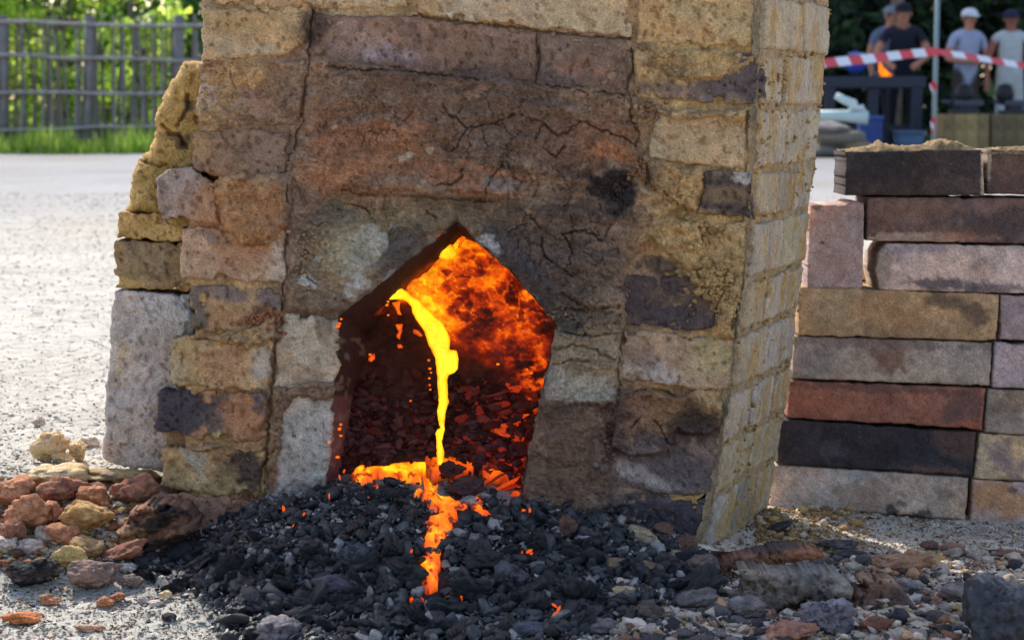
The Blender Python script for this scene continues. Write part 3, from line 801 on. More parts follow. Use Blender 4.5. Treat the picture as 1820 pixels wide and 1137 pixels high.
fbrick([(1062, 872), (1258, 888), (1244, 1010), (1056, 990)], (72, 64, 66), [(1160, 920, 80, 34, 5, (48, 46, 52), .85), (1210, 905, 30, 20, 0, (60, 56, 60), .6), (1080, 900, 30, 40, 0, (108, 92, 80), .7)], -.004, 11, label='blackened bottom brick')
# left column
fbrick([(358, 12), (470, 16), (551, 20), (545, 76), (500, 100), (360, 108)], (150, 126, 92), [(465, 92, 28, 12, -10, (184, 166, 136), .85, .2), (385, 82, 36, 20, 8, (170, 150, 120), .7), (430, 40, 60, 20, 3, (140, 116, 80), .6)], .006, 12)
fbrick([(354, 112), (540, 108), (538, 200), (522, 226), (350, 206)], (132, 110, 92), [(390, 165, 46, 34, 20, (144, 126, 112), .8), (480, 150, 60, 30, 0, (124, 96, 76), .7), (420, 135, 40, 12, 10, (158, 128, 84), .6)], .003, 13)
fbrick([(342, 236), (425, 222), (518, 240), (510, 306), (470, 318), (430, 330), (345, 300)], (110, 90, 74), [(360, 262, 22, 22, 0, (134, 108, 76), .8)], .008, 14, label='dark brown bulging brick')
fbrick([(294, 300), (340, 296), (384, 330), (388, 396), (292, 392), (280, 352), (276, 320)], (132, 116, 104), [(330, 350, 50, 40, 0, (128, 112, 104), .5)], .012, 15, label='protruding grey broken brick')
fbrick([(320, 402), (508, 404), (506, 504), (322, 496)], (140, 116, 94), [(492, 455, 22, 46, 5, (184, 168, 150), .85, .2), (430, 450, 60, 40, 10, (134, 98, 72), .7), (350, 450, 34, 44, 0, (146, 122, 98), .6), (385, 420, 26, 12, 20, (90, 82, 80), .7)], .009, 16)
fbrick([(338, 504), (504, 512), (500, 594), (420, 596), (334, 588)], (130, 106, 78), [(352, 540, 22, 44, 12, (82, 74, 68), .9, .25), (400, 520, 36, 14, 10, (96, 88, 86), .8), (480, 530, 28, 28, 0, (88, 80, 80), .8), (360, 530, 8, 8, 30, (160, 130, 80), .9, .2), (440, 560, 60, 20, 0, (138, 104, 74), .6)], .004, 17)
fbrick([(306, 600), (480, 600), (486, 612), (478, 694), (302, 688)], (154, 130, 98), [(330, 640, 28, 44, 0, (162, 136, 94), .8), (405, 650, 50, 44, 0, (140, 104, 76), .75), (466, 655, 24, 34, 0, (146, 138, 128), .8, .3), (315, 660, 14, 20, 0, (176, 160, 130), .7), (380, 612, 60, 8, 0, (160, 140, 104), .6)], .010, 18)
fbrick([(284, 694), (478, 696), (474, 788), (400, 784), (270, 768)], (140, 106, 78), [(320, 730, 62, 40, 8, (58, 53, 58), .98, .14), (375, 748, 30, 22, 30, (76, 68, 66), .85, .2), (395, 715, 30, 12, 10, (66, 58, 56), .8), (440, 745, 44, 44, 0, (138, 98, 70), .8), (462, 712, 14, 22, 0, (92, 84, 84), .8), (385, 775, 14, 10, 0, (150, 140, 92), .7)], .008, 19, label='brick with a black glazed end')
fbrick([(290, 792), (472, 800), (466, 886), (400, 882), (282, 866)], (168, 140, 100), [(350, 820, 16, 40, -25, (140, 130, 116), .9, .25), (440, 830, 52, 46, 0, (62, 50, 44), .95, .3), (400, 850, 30, 22, 0, (120, 98, 70), .7), (405, 800, 14, 16, 0, (150, 112, 84), .8, .2)], .006, 20)
fbrick([(270, 872), (470, 890), (480, 950), (380, 952), (330, 944), (272, 912)], (132, 98, 80), [(290, 885, 26, 16, 0, (166, 130, 110), .8), (420, 905, 50, 20, 0, (110, 84, 66), .6)], .010, 21)
fbrick([(336, 934), (440, 936), (446, 985), (340, 990)], (150, 126, 92), [], .030, 22, label='pale tan slab lying at the foot', depth=.06)
# long slabs over the mouth
fbrick([(560, 24), (735, 30), (953, 58), (952, 146), (760, 130), (548, 116)], (110, 88, 74), [(690, 95, 74, 18, 6, (118, 106, 110), .8, .4), (640, 60, 46, 26, 0, (124, 104, 92), .6), (840, 90, 100, 30, 5, (98, 78, 64), .6), (610, 90, 40, 30, 0, (112, 92, 80), .6)], .002, 23, label='long purplish-brown slab over the mouth', warp=2.2)
fbrick([(958, 58), (1116, 70), (1116, 164), (957, 150)], (100, 82, 70), [(1040, 130, 60, 20, 10, (120, 88, 68), .6), (1000, 140, 40, 8, 8, (90, 84, 88), .6)], .003, 24, warp=2.2)
# jambs of the mouth
fbrick([(496, 554), (601, 566), (606, 630), (596, 690), (488, 700)], (150, 136, 116), [(560, 610, 50, 40, 10, (156, 142, 122), .8), (530, 660, 40, 20, 0, (120, 98, 78), .6), (580, 575, 20, 12, 0, (104, 94, 84), .6), (510, 590, 24, 18, 0, (160, 148, 130), .7)], .010, 25, amp=.0018, label='pitted pale upper block of the left jamb')
fbrick([(488, 700), (596, 688), (588, 780), (576, 880), (574, 905), (470, 900), (478, 800)], (152, 146, 138), [(545, 740, 36, 50, 0, (160, 154, 146), .8), (520, 840, 40, 40, 0, (132, 122, 112), .7), (486, 800, 13, 110, 3, (112, 80, 60), .95, .25), (552, 876, 34, 20, 0, (104, 96, 94), .7), (540, 690, 60, 12, 0, (112, 82, 62), .9)], .008, 26, label='pale grey lower block of the left jamb')
fbrick([(960, 724), (1076, 716), (1080, 800), (1060, 930), (932, 932), (932, 850), (948, 770)], (104, 84, 70), [(1010, 800, 60, 50, 0, (102, 80, 66), .6), (1010, 890, 70, 26, 0, (122, 104, 92), .7, .5), (1030, 820, 26, 10, 10, (120, 100, 88), .6)], .006, 27, label='flat brown lower block of the right jamb', Yb=None)
# crumbly mud blobs on the front
def mud(px, py, w, h, hh, col, seed, name='clay_lump', n=18):
    n = n * 6; hh = hh * .5
    pos, sz, cs = [], [], []
    r = np.random.default_rng(seed)
    for i in range(n):
        a, b = r.normal(0, .42, 2)
        pos.append(P(px + a * w, py + b * h, Y0 - hh - r.uniform(0, .006))); sz.append(r.uniform(.06, .26) * min(w, h, 34) / 1400); cs.append(FG(col) * r.uniform(.8, 1.15))
    tmpl = [lump(2, seed * 10 + k, 6, .45, .6, .3) for k in range(3)] + [hull(seed * 10 + k, 9) for k in range(3)]
    return scatter(name, np.array(pos), np.array(sz), np.array(cs), tmpl, r, M_CLAY, parent=FUR, squash=.9)
mud(1265, 495, 46, 36, .008, (166, 138, 92), 3, n=34)
mud(1230, 410, 50, 30, .010, (156, 128, 86), 4, n=20)
mud(666, 186, 8, 9, .008, (150, 124, 84), 5, n=4); mud(640, 196, 10, 12, .008, (130, 92, 66), 6, n=5)
mud(470, 570, 40, 26, .014, (130, 88, 64), 7, n=26)
mud(1110, 338, 30, 20, .006, (60, 50, 46), 8, n=12); mud(1140, 300, 26, 30, .010, (112, 84, 60), 9, n=12)
mud(1142, 434, 18, 12, .014, (146, 96, 62), 10, n=5); mud(524, 172, 10, 5, .006, (150, 120, 84), 11, n=4); mud(900, 335, 60, 10, .012, (120, 96, 78), 12, n=10)
mud(1200, 200, 60, 5, .010, (150, 124, 88), 13, n=10); mud(395, 798, 60, 5, .010, (150, 122, 82), 14, n=14); mud(1285, 560, 14, 40, .006, (150, 126, 90), 15, n=16)
for k_, (a5, b5, w5, h5, n5, c5) in enumerate([(560, 280, 60, 26, 14, (140, 102, 76)), (640, 240, 70, 20, 16, (134, 98, 74)), (720, 250, 60, 24, 14, (138, 98, 74)), (800, 290, 60, 16, 12, (128, 92, 70)), (620, 325, 60, 14, 12, (132, 100, 80)), (900, 310, 60, 12, 10, (112, 84, 66)),
        (430, 330, 60, 20, 16, (150, 118, 84)), (460, 430, 50, 12, 12, (146, 108, 78)), (1010, 300, 70, 14, 10, (98, 76, 62)), (1190, 330, 40, 30, 16, (140, 110, 78)), (540, 440, 26, 50, 12, (128, 108, 84)), (1010, 560, 60, 14, 12, (110, 94, 78)), (1150, 200, 30, 30, 10, (126, 100, 76)), (560, 200, 20, 40, 8, (128, 100, 76)), (1080, 820, 20, 50, 10, (100, 78, 64)), (1300, 540, 20, 60, 16, (160, 136, 100)), (430, 215, 80, 10, 12, (136, 108, 80)), (430, 115, 70, 6, 10, (150, 126, 92))]):
    mud(a5, b5, w5, h5, .008, c5, 40 + k_, n=n5)
mud(1240, 720, 30, 26, .010, (124, 88, 68), 16, n=14); mud(1140, 712, 30, 18, .010, (120, 84, 62), 17, n=10); mud(440, 875, 30, 14, .012, (110, 84, 62), 18, n=14)

# left yellow clay lute and the back stack of bricks
relief('clay_lute', [(350, 104), (330, 112), (306, 140), (288, 175), (276, 212), (272, 250), (246, 285), (232, 310), (224, 384), (300, 386), (410, 386), (400, 104)], front(3.045), M_CLAY, FUR, r=26, thick=.028, amp=.0022, warp=5, step=3, depth=.10,
       color=(172, 142, 84), stains=[(336, 188, 9, 9, 0, (90, 74, 56), .9, .2), (326, 205, 4, 14, 30, (100, 80, 56), .8, .3), (310, 244, 28, 7, 10, (96, 78, 52), .8, .35), (322, 258, 8, 10, 50, (80, 64, 46), .8, .3), (300, 330, 30, 30, 0, (176, 148, 86), .5)], seed=70,
       hf=lambda x, y, s: -0.014 * (1 - smooth(1.5, 4.5, polydist([(292, 222), (300, 238), (320, 240), (328, 256), (332, 262)], x + 3 * fbm(x / 8, y / 8, None, 2, 1), y))) - 0.010 * (1 - smooth(1, 3.5, polydist([(334, 170), (336, 190), (322, 212), (318, 222)], x + 2 * fbm(x / 8, y / 8, None, 2, 1), y)))
       - 0.010 * (1 - smooth(1, 3, polydist([(244, 284), (262, 290), (285, 296), (296, 292)], x, y))))['label'] = 'yellow clay lute bulging at the left side'
def bbrick(poly, col, st, seed, h=0, label=None, **k):
    return fbrick(poly, col, st, h, seed, label, Yb=3.045, **k)
bbrick([(208, 378), (400, 382), (400, 432), (320, 431), (207, 424)], (162, 134, 84), [(250, 400, 26, 12, 0, (150, 118, 72), .6)], 31, depth=.1)
bbrick([(204, 426), (420, 434), (420, 522), (345, 521), (203, 512)], (116, 100, 74), [(230, 505, 40, 10, 8, (150, 124, 74), .8), (330, 515, 40, 6, 0, (140, 112, 66), .8), (260, 460, 40, 30, 0, (112, 98, 76), .6)], 32, .003, depth=.1)
bbrick([(204, 516), (345, 522), (345, 838), (240, 832), (180, 818), (190, 640)], (160, 150, 140), [(215, 650, 20, 40, 0, (172, 150, 118), .6), (300, 640, 16, 40, 0, (164, 150, 118), .6, .4), (260, 680, 60, 60, 0, (158, 148, 142), .6), (200, 800, 20, 24, 0, (172, 146, 122), .6), (290, 740, 30, 50, 0, (156, 146, 138), .6)], 33, .006, label='large upright grey-white block at the left', depth=.1, name='block', r=9)

# right flank: rows of brick ends running back ------------------------------------------------
XF = lambda y: np.interp(y, [-100, 0, 200, 390, 495, 590, 690, 790, 880, 990], [1356, 1352, 1343, 1334, 1323, 1310, 1298, 1282, 1266, 1244])
YR, RT = 3.36, 3.0 / 3.36
XR = lambda y: np.interp(HORIZ + (y - HORIZ) * RT, [-100, 0, 110, 200, 290, 375, 470, 560, 640, 730, 820, 900, 960], [1476, 1472, 1466, 1456, 1446, 1434, 1424, 1412, 1404, 1392, 1374, 1362, 1352])
SMAX = 500.0
def side_map(Yoff=0.0):
    def mp(s, y, h):
        s = np.asarray(s, float); t = np.clip(s / SMAX, 0.0, 1.02); ng = np.minimum(s, 0) / 1400.0
        A_ = P(XF(y), y, 2.992); B_ = P(XR(y), HORIZ + (y - HORIZ) * RT, YR)
        w = A_ * (1 - t)[..., None] + B_ * t[..., None]
        w = w + np.stack([ng, 0.009 * np.minimum(1, -ng * 1400 / 5.0), 0 * ng], -1)
        n = np.array([0.93, -0.36, 0.0])
        return w + n * (np.asarray(h) + Yoff)[..., None]
    return mp
gs = np.arange(-12, SMAX + 4, 4.0); gyy = np.arange(-100, 996, 2.6)
SX, SY = np.meshgrid(gs, gyy)
sh = 0.0010 + 0.0022 * fbm(SX / 50, SY / 40, None, 5, 501) + 0.0020 * fbm(SX / 12, SY / 9, None, 4, 502, .6)
sc_ = .84 * paint(SX + 2000, SY, FG((160, 142, 112)), [(2120, 320, 120, 60, 0, (160, 132, 88), .6), (2080, 260, 40, 30, 0, (140, 104, 66), .6), (2060, 730, 40, 30, 0, (150, 118, 72), .5), (2200, 480, 100, 120, 0, (168, 144, 100), .6)], 60, .16, .08)
SV = side_map()(SX, SY, sh)
ny_, nx_ = SX.shape; ii = np.arange(ny_ * nx_).reshape(ny_, nx_)
F = np.stack([ii[:-1, :-1], ii[1:, :-1], ii[1:, 1:], ii[:-1, 1:]], -1).reshape(-1, 4)
put('flank_clay', mesh_np('flank_clay', SV.reshape(-1, 3), F, sc_.reshape(-1, 3)), M_CLAY, FUR)
ROWS = [-95, -16, 92, 190, 302, 392, 498, 592, 694, 790, 884, 984]
SCOL = {0: [(170, 154, 116), (176, 160, 124), (168, 150, 108)], 1: [(178, 158, 118), (172, 158, 128), (176, 158, 116)], 2: [(158, 146, 116), (132, 122, 112), (170, 150, 104)],
        3: [(166, 150, 122), (164, 156, 132), (176, 160, 116)], 4: [(158, 130, 84), (104, 94, 82), (150, 142, 128)], 5: [(160, 146, 128), (156, 148, 108), (152, 140, 104)],
        6: [(160, 134, 88), (146, 138, 120), (160, 146, 110)], 7: [(156, 134, 96), (146, 140, 138), (160, 140, 92)], 8: [(140, 132, 124), (136, 134, 138), (160, 144, 108)],
        9: [(164, 146, 106), (166, 148, 108), (160, 144, 104)], 10: [(146, 142, 140), (92, 90, 86), (140, 132, 112)]}
r_ = np.random.default_rng(5)
for k in range(len(ROWS) - 1):
    a, b = ROWS[k] + 7, ROWS[k + 1] - 5
    cuts = [6, 170 + 50 * (k % 2) + r_.uniform(-16, 16), 350 - 30 * (k % 2) + r_.uniform(-16, 16), 492]
    if k % 2: cuts = [cuts[0], 250 + r_.uniform(-30, 30), cuts[3]]
    for j in range(len(cuts) - 1):
        s0, s1 = cuts[j] + 7, cuts[j + 1] - 7
        c = SCOL[k][j]; c = tuple(int(.5 * v + .5 * sum(c) / 3 + (6, 2, -8)[q_]) for q_, v in enumerate(c))
        st = [(2000 + r_.uniform(s0, s1), r_.uniform(a, b), r_.uniform(20, 60), r_.uniform(10, 30), r_.uniform(70, 110), (172, 144, 92), .7) for _ in range(3)]
        st += [(2000 + r_.uniform(s0, s1), r_.uniform(a, b), r_.uniform(40, 60), r_.uniform(4, 10), 90, tuple(int(v * .8) for v in c), .35) for _ in range(2)]
        pol = [(s0, a + r_.uniform(-3, 3)), (s1, a + r_.uniform(-3, 3)), (s1 + r_.uniform(-6, 6), b), (s0 + r_.uniform(-6, 6), b + r_.uniform(-3, 3))]
        mpf = side_map(0.0055 + r_.uniform(-.002, .003))
        st2 = [(x_ - 2000, *rest) for (x_, *rest) in st]
        relief('brick', pol, mpf, M_BRICK, FUR, r=5, thick=.004, amp=.0009, warp=4, step=4.5, depth=.03, color=tuple(int(.55 * a5 + .45 * b5) for a5, b5 in zip(c, (162, 153, 138))), cmul=lambda x, y: np.full(x.shape + (3,), .86), tint=.05, stains=st2, seed=600 + k * 7 + j, mott=.12, dvec=(-.93, .36, 0),
               hf=lambda x, y, s: 0.0010 * fbm(x / 9, y / 40, None, 3, 77))
# straw-like crumbs stuck to the flank
N_ = 900
s_ = r_.uniform(0, SMAX, N_); y_ = r_.uniform(-90, 980, N_)
pos = side_map(0.004)(s_, y_, 0 * s_)
kp = fbm(s_ / 60, y_ / 60, None, 3, 9) > -0.1
scatter('clay_crumbs', pos[kp], r_.uniform(.0015, .006, kp.sum()), FG((172, 142, 92)) * r_.uniform(.6, 1.15, (kp.sum(), 1)), [lump(1, 900 + k, 2, .3) for k in range(1)] + [hull(910 + k, 8) for k in range(4)], r_, M_CLAY, parent=FUR)['kind'] = 'stuff'
for o in [c for c in FUR.children if c.name.startswith('clay_crumbs')]: o['kind'] = 'stuff'

# ------------------------------------------------------------------ molten slag
SLAG = thing('molten_slag_stream', tuple(P(785, 830, 2.98)), 'glowing yellow-orange molten slag falling from the furnace mouth and running over the charcoal', 'slag')
def stream(name, pts, Y, seed, flat=0.6, hot=1.12):
    pts = np.array(pts, float); n = len(pts)
    t = np.linspace(0, n - 1, n * 9); c = np.stack([np.interp(t, np.arange(n), pts[:, k]) for k in range(pts.shape[1])], 1)
    for _ in range(3):
        c[1:-1] = (c[:-2] + 2 * c[1:-1] + c[2:]) / 4
    ns = 20
    d = np.gradient(c[:, :2], axis=0); d /= np.linalg.norm(d, axis=1)[:, None]
    perp = np.stack([-d[:, 1], d[:, 0]], 1)
    V, G = [], []
    for k in range(ns):
        a = 2 * math.pi * k / ns
        wob = 1 + 0.10 * fbm(t * 0.9, np.full(len(t), math.cos(a) * 1.3), np.full(len(t), math.sin(a) * 1.3), 3, seed)
        q = c[:, :2] + perp * (c[:, 2] * math.cos(a) * wob)[:, None]
        Yk = (c[:, 3] if c.shape[1] > 3 else Y) - c[:, 2] / 1400 * flat * math.sin(a)
        V.append(P(q[:, 0], q[:, 1], Yk))
        e = abs(math.cos(a)) ** 5
        st_ = fbm(t * 0.25, np.full(len(t), a * 1.6), None, 4, seed + 40)
        G.append(ramp(hot - 0.10 - 0.15 * e + 0.05 * st_))
    V = np.stack(V, 1); G = np.stack(G, 1); m = len(t)
    ii = np.arange(m * ns).reshape(m, ns)
    F = np.stack([ii[:-1], ii[1:], np.roll(ii[1:], -1, 1), np.roll(ii[:-1], -1, 1)], -1).reshape(-1, 4)
    me = mesh_np(name, V.reshape(-1, 3), F, lin((90, 50, 20)), G.reshape(-1, 3))
    return put(name, me, M_SLAG, SLAG)
FALL = [(675, 532), (681, 521), (693, 510), (706, 506), (718, 516), (730, 525), (744, 534), (757, 548), (772, 562), (788, 574), (795, 589), (800, 605), (800, 622), (812, 623), (815, 638), (815, 656), (809, 664), (797, 665), (794, 674), (795, 696), (797, 713), (792, 733), (789, 749), (792, 764), (789, 776), (786, 784), (789, 800), (789, 834),
        (778, 834), (776, 800), (775, 784), (772, 770), (776, 763), (781, 760), (779, 746), (777, 730), (779, 715), (779, 683), (778, 668), (774, 653), (772, 635), (766, 620), (760, 608), (754, 589), (742, 571), (733, 556), (731, 545), (725, 538), (715, 533), (693, 533)]
def molten(name, poly, Y, T0, seed, r=9, fall=0.0, thick=.007, edge=.16, warp=2.0):
    def gf(x, y, h):
        q = sdf(poly, x, y) + 1
        n = fbm(x / 7.0, y / 34.0, None, 4, seed + 3)
        return ramp(T0 - edge * (1 - smooth(0, 6.5, q)) + .055 * n + .03 * fbm(x / 16, y / 16, None, 3, seed + 4))
    return relief(name, poly, lambda x, y, h: P(x, y, Y - fall * (y - poly[0][1]) - h), M_SLAG, SLAG, r=r, thick=thick, amp=.0008, warp=warp, step=1.6, depth=.010, closed=False, color=(90, 50, 30), seed=seed, glowf=gf, hf=lambda x, y, q: .0016 * fbm(x / 6, y / 40, None, 3, seed + 9) * smooth(0, 6, q))
molten('slag_fall', FALL, 3.115, 1.09, 11, fall=.00026, warp=1.6)
molten('slag_blob', [(777, 459), (786, 438), (797, 431), (807, 438), (814, 451), (806, 462), (798, 464), (786, 462)], 3.12, .99, 13, r=7)
molten('slag_drip', [(813, 440), (816, 426), (824, 411), (834, 419), (825, 430), (818, 443)], 3.115, .82, 14, r=5)
molten('slag_drip', [(695, 538), (712, 534), (711, 550), (718, 563), (706, 561), (701, 547)], 3.10, .80, 15, r=4)
molten('slag_drip', [(701, 577), (716, 575), (714, 592), (710, 602), (705, 599), (708, 588)], 3.10, .80, 16, r=4)
molten('slag_drip', [(732, 583), (744, 588), (751, 598), (744, 597), (735, 591)], 3.09, .78, 17, r=3)
molten('slag_drip', [(704, 612), (712, 611), (716, 618), (708, 620)], 3.09, .78, 18, r=3)
molten('slag_drip', [(655, 634), (664, 630), (666, 638), (660, 644), (654, 640)], 3.09, .78, 19, r=3)
# pools lying on the charcoal
def pool(name, poly, thick, T0, seed, yoff=0.0, sc=16, dark=0.35, Yfix=None):
    def mp(x, y, h):
        if Yfix is None:
            w = on_ground(x, y)
        else:
            w = P(x, y, Yfix - (y - poly[0][1]) * 0.0006)
        w = w.copy(); w[..., 2] += h + 0.006 + yoff; return w
    def gf(x, y, h):
        s = sdf(poly, x, y)
        n = fbm(x / sc, y / sc * 1.5, None, 4, seed + 5)
        cr = smooth(0.35, 0.75, fbm(x / 9, y / 7, None, 3, seed + 6))
        T = T0 + 0.10 * smooth(0, 12, s) - 0.10 * (1 - smooth(0, 5, s)) + 0.13 * n - dark * cr
        return ramp(T)
    return relief(name, poly, mp, M_SLAG, SLAG, r=5, thick=.004, amp=.0012, warp=5.0, step=2.2, depth=.012, color=(80, 50, 30), seed=seed, glowf=gf, dvec=(0, 0, -1))
pool('slag_pool', [(618, 856), (640, 838), (690, 834), (722, 828), (758, 824), (770, 838), (748, 852), (752, 864), (722, 860), (695, 858), (672, 848), (655, 860), (640, 868)], .004, .88, 21, yoff=.004)
pool('slag_pool', [(664, 862), (676, 866), (672, 874), (660, 868)], .004, .84, 22)
pool('slag_pool', [(732, 876), (748, 868), (780, 880), (802, 884), (822, 900), (800, 908), (770, 908), (750, 892), (734, 886)], .004, .80, 23)
pool('slag_pool', [(770, 884), (800, 890), (834, 902), (830, 914), (812, 932), (800, 952), (786, 966), (782, 1000), (764, 1004), (756, 980), (752, 958), (760, 940), (752, 930), (764, 922), (782, 916)], .004, .78, 24)
pool('slag_pool', [(744, 996), (764, 1000), (782, 994), (786, 1014), (776, 1028), (784, 1052), (762, 1062), (752, 1044), (744, 1018)], .004, .78, 25, yoff=.006)
pool('slag_pool', [(800, 858), (816, 862), (850, 884), (858, 900), (840, 904), (822, 886), (800, 872)], .004, .72, 31)
pool('slag_pool', [(756, 852), (772, 852), (782, 876), (762, 878)], .004, .84, 32)
pool('slag_pool', [(842, 902), (852, 898), (866, 910), (880, 918), (872, 926), (840, 922)], .004, .78, 26)
pool('slag_pool', [(724, 1066), (740, 1060), (756, 1066), (748, 1072), (728, 1074)], .003, .70, 27)
pool('slag_pool', [(904, 876), (922, 872), (932, 884), (928, 900), (920, 892), (910, 888)], .003, .64, 28)
pool('slag_pool', [(846, 834), (880, 840), (924, 852), (930, 866), (900, 870), (866, 862), (850, 850)], .004, .66, 33, yoff=.010, dark=.25)
pool('slag_crust', [(760, 822), (800, 818), (830, 832), (850, 840), (842, 856), (800, 862), (768, 872), (756, 852)], .006, .70, 29, yoff=.014, dark=.25)
pool('slag_crust', [(810, 832), (850, 830), (858, 846), (832, 850)], .006, .74, 30, yoff=.012, dark=.3)

# ------------------------------------------------------------------ charcoal
HT = [hull(100 + k, 8, (1.0, .45 + .06 * k, .42)) for k in range(8)]
HB = [hull(200 + k, 10, (1.3, .6, .5)) for k in range(8)]
def shard(seed):
    V, F = lump(4, seed, 10, .42, .55, .16); V = V * np.array([1.15, .75, .62]); return V, F
BARK = [lump(2, 300 + k, 10, .42, .55, .2) for k in range(4)]
def region_points(n, r, x0, x1, y0, y1, weight):
    x = r.uniform(x0, x1, n * 3); y = r.uniform(y0, y1, n * 3)
    k = r.uniform(0, 1, n * 3) < weight(x, y)
    return x[k][:n], y[k][:n]
rc = np.random.default_rng(31)
def near_slag(px, py):
    return polydist([(640, 850), (760, 840), (760, 885), (810, 905), (775, 960), (765, 1040), (740, 1068)], px, py)
NOTSLAG = [(618, 834, 142, 30)]
SLAGP = [[(628, 842), (700, 832), (758, 826), (758, 860), (690, 860), (640, 866)], [(738, 878), (790, 884), (822, 900), (770, 906)], [(784, 900), (832, 906), (800, 952), (778, 980), (756, 980), (762, 930)], [(740, 994), (788, 994), (790, 1075), (750, 1080)], [(846, 902), (874, 920), (844, 920)]]
def off_slag(px, py, m=4):
    ok = np.ones(px.shape, bool)
    for p_ in SLAGP: ok &= sdf(p_, px, py) < -m
    return ok
# fine bed
x, y = region_points(9500, rc, 230, 1300, 858, 1150, lambda a, b: coalness(a, b))
G = on_ground(x, y); k = off_slag(x, y, 1)
x, y, G = x[k], y[k], G[k]
sz = .0018 + .0052 * rc.uniform(0, 1, len(x)) ** 1.5
G[:, 2] += sz * .5 + rc.uniform(0, .006, len(x))
grey = rc.uniform(0, 1, len(x))[:, None]
cc = np.where(grey > .90, lin((150, 142, 136)), np.where(grey > .6, lin((80, 76, 76)), lin((42, 40, 41)))) * rc.uniform(.6, 1.5, (len(x), 1))
lowash = smooth(1040, 1140, y)[:, None] * .5
cc = cc * (1 - lowash) + lin((112, 108, 108)) * lowash
o = scatter('charcoal_bed', G, sz, cc, HT, rc, M_COAL, squash=.8)
tag(o, 'bed of small black charcoal bits in front of the furnace mouth', 'charcoal', kind='stuff')
x, y = region_points(2600, rc, 230, 1300, 862, 1150, lambda a, b: coalness(a, b) * (.45 + .55 * smooth(880, 960, b)))
G = on_ground(x, y); k = off_slag(x, y, 4); x, y, G = x[k], y[k], G[k]
sz = .005 + .009 * rc.uniform(0, 1, len(x)) ** 2.5; G[:, 2] += sz * .6
grey = rc.uniform(0, 1, len(x))[:, None]
cc = np.where(grey > .85, lin((134, 126, 120)), np.where(grey > .6, lin((62, 59, 60)), lin((31, 29, 30)))) * rc.uniform(.6, 1.4, (len(x), 1))
MEDT = [(lambda q: (q[0] * np.array([1.2, .75, .6]), q[1]))(lump(2, 3300 + k, 9, .42, .55, .2)) for k in range(10)]
o = scatter('charcoal_bed', G, sz, cc, MEDT, rc, M_COAL, squash=.9)
tag(o, 'middling black charcoal and cinder bits strewn over the heap', 'charcoal', kind='stuff')
# bigger lumps one by one (they share meshes)
CB = []
for k, (V_, F_) in enumerate(HB[:4] + [shard(400 + k) for k in range(12)]):
    V_ = V_.copy(); V_[:, 2] *= .8
    mm = mesh_np('charcoal_lump', V_, F_, lin((34, 32, 34)) * (1 + .55 * (k % 4)), smooth_=False); mm.materials.append(M_COAL); CB.append(mm)
x, y = region_points(285, rc, 240, 1290, 868, 1150, lambda a, b: coalness(a, b) * (0.4 + 0.6 * smooth(860, 1000, b)))
G = on_ground(x, y); kk = off_slag(x, y, 9); x, y, G = x[kk], y[kk], G[kk]
for i in range(len(x)):
    s = (.0075 + .0145 * rc.uniform(0, 1) ** 1.8) * (0.8 + 0.4 * (y[i] > 980))
    o = bpy.data.objects.new('charcoal_lump', CB[rc.integers(0, len(CB))])
    o.location = (G[i][0], G[i][1], G[i][2] + s * .55)
    o.scale = (s, s * rc.uniform(.8, 1.1), s)
    o.rotation_euler = (rc.normal(0, .4), rc.normal(0, .4), rc.uniform(0, 6.28))
    COL.objects.link(o)
    tag(o, 'black charcoal lump lying in the heap before the glowing mouth', 'charcoal', 'charcoal lumps of the heap')
# glowing embers in the heap
EMB = [(505, 921), (541, 929), (656, 898), (586, 898), (612, 852), (946, 862), (928, 1000), (941, 996), (930, 922), (942, 924), (985, 1092), (992, 1100), (988, 1108), (1025, 1124), (848, 1078), (820, 1078), (416, 1042), (842, 988), (878, 1014), (1032, 1112), (604, 864), (1046, 1128), (522, 950), (730, 998), (944, 1000)]
em = mesh_np('ember', HB[2][0], HB[2][1], lin((80, 40, 30)), ramp(np.full(len(HB[2][0]), .72)), smooth_=False); em.materials.append(M_SLAG)
for (a, b) in EMB:
    g = on_ground(a, b)[0]; s = rc.uniform(.0020, .0042)
    o = bpy.data.objects.new('ember', em); o.location = (g[0], g[1] - .004, g[2] + .012); o.scale = (s * 1.3, s, s); o.rotation_euler = tuple(rc.uniform(0, 6, 3)); COL.objects.link(o)
    tag(o, 'small glowing orange ember among the black charcoal', 'ember', 'embers in the charcoal heap')
# sparks and spatter dots on the inner walls
SP_ = [(603, 575), (606, 567), (601, 580), (606, 754), (604, 762), (606, 774), (585, 785), (600, 812), (662, 634), (640, 846), (690, 560), (688, 542), (710, 616), (885, 647), (937, 658), (944, 663), (762, 640), (764, 655), (766, 662), (763, 672), (764, 684), (765, 692), (936, 656), (690, 536), (658, 630), (730, 712)]
tp_ = []
for (a, b) in SP_:
    inn = a > 615 and b < 800
    tp_.append((P(a, b, 3.11 if inn else 2.985), rc.uniform(.0016, .0032)))
o = scatter('slag_spatter', np.array([t_[0] for t_ in tp_]), np.array([t_[1] for t_ in tp_]), np.tile(lin((80, 40, 20)), (len(tp_), 1)), [lump(1, 3, 0, .2), lump(1, 4, 0, .3)], rc, M_SLAG, glow=ramp(rc.uniform(.70, .86, len(tp_))), parent=SLAG)
o['kind'] = 'stuff'
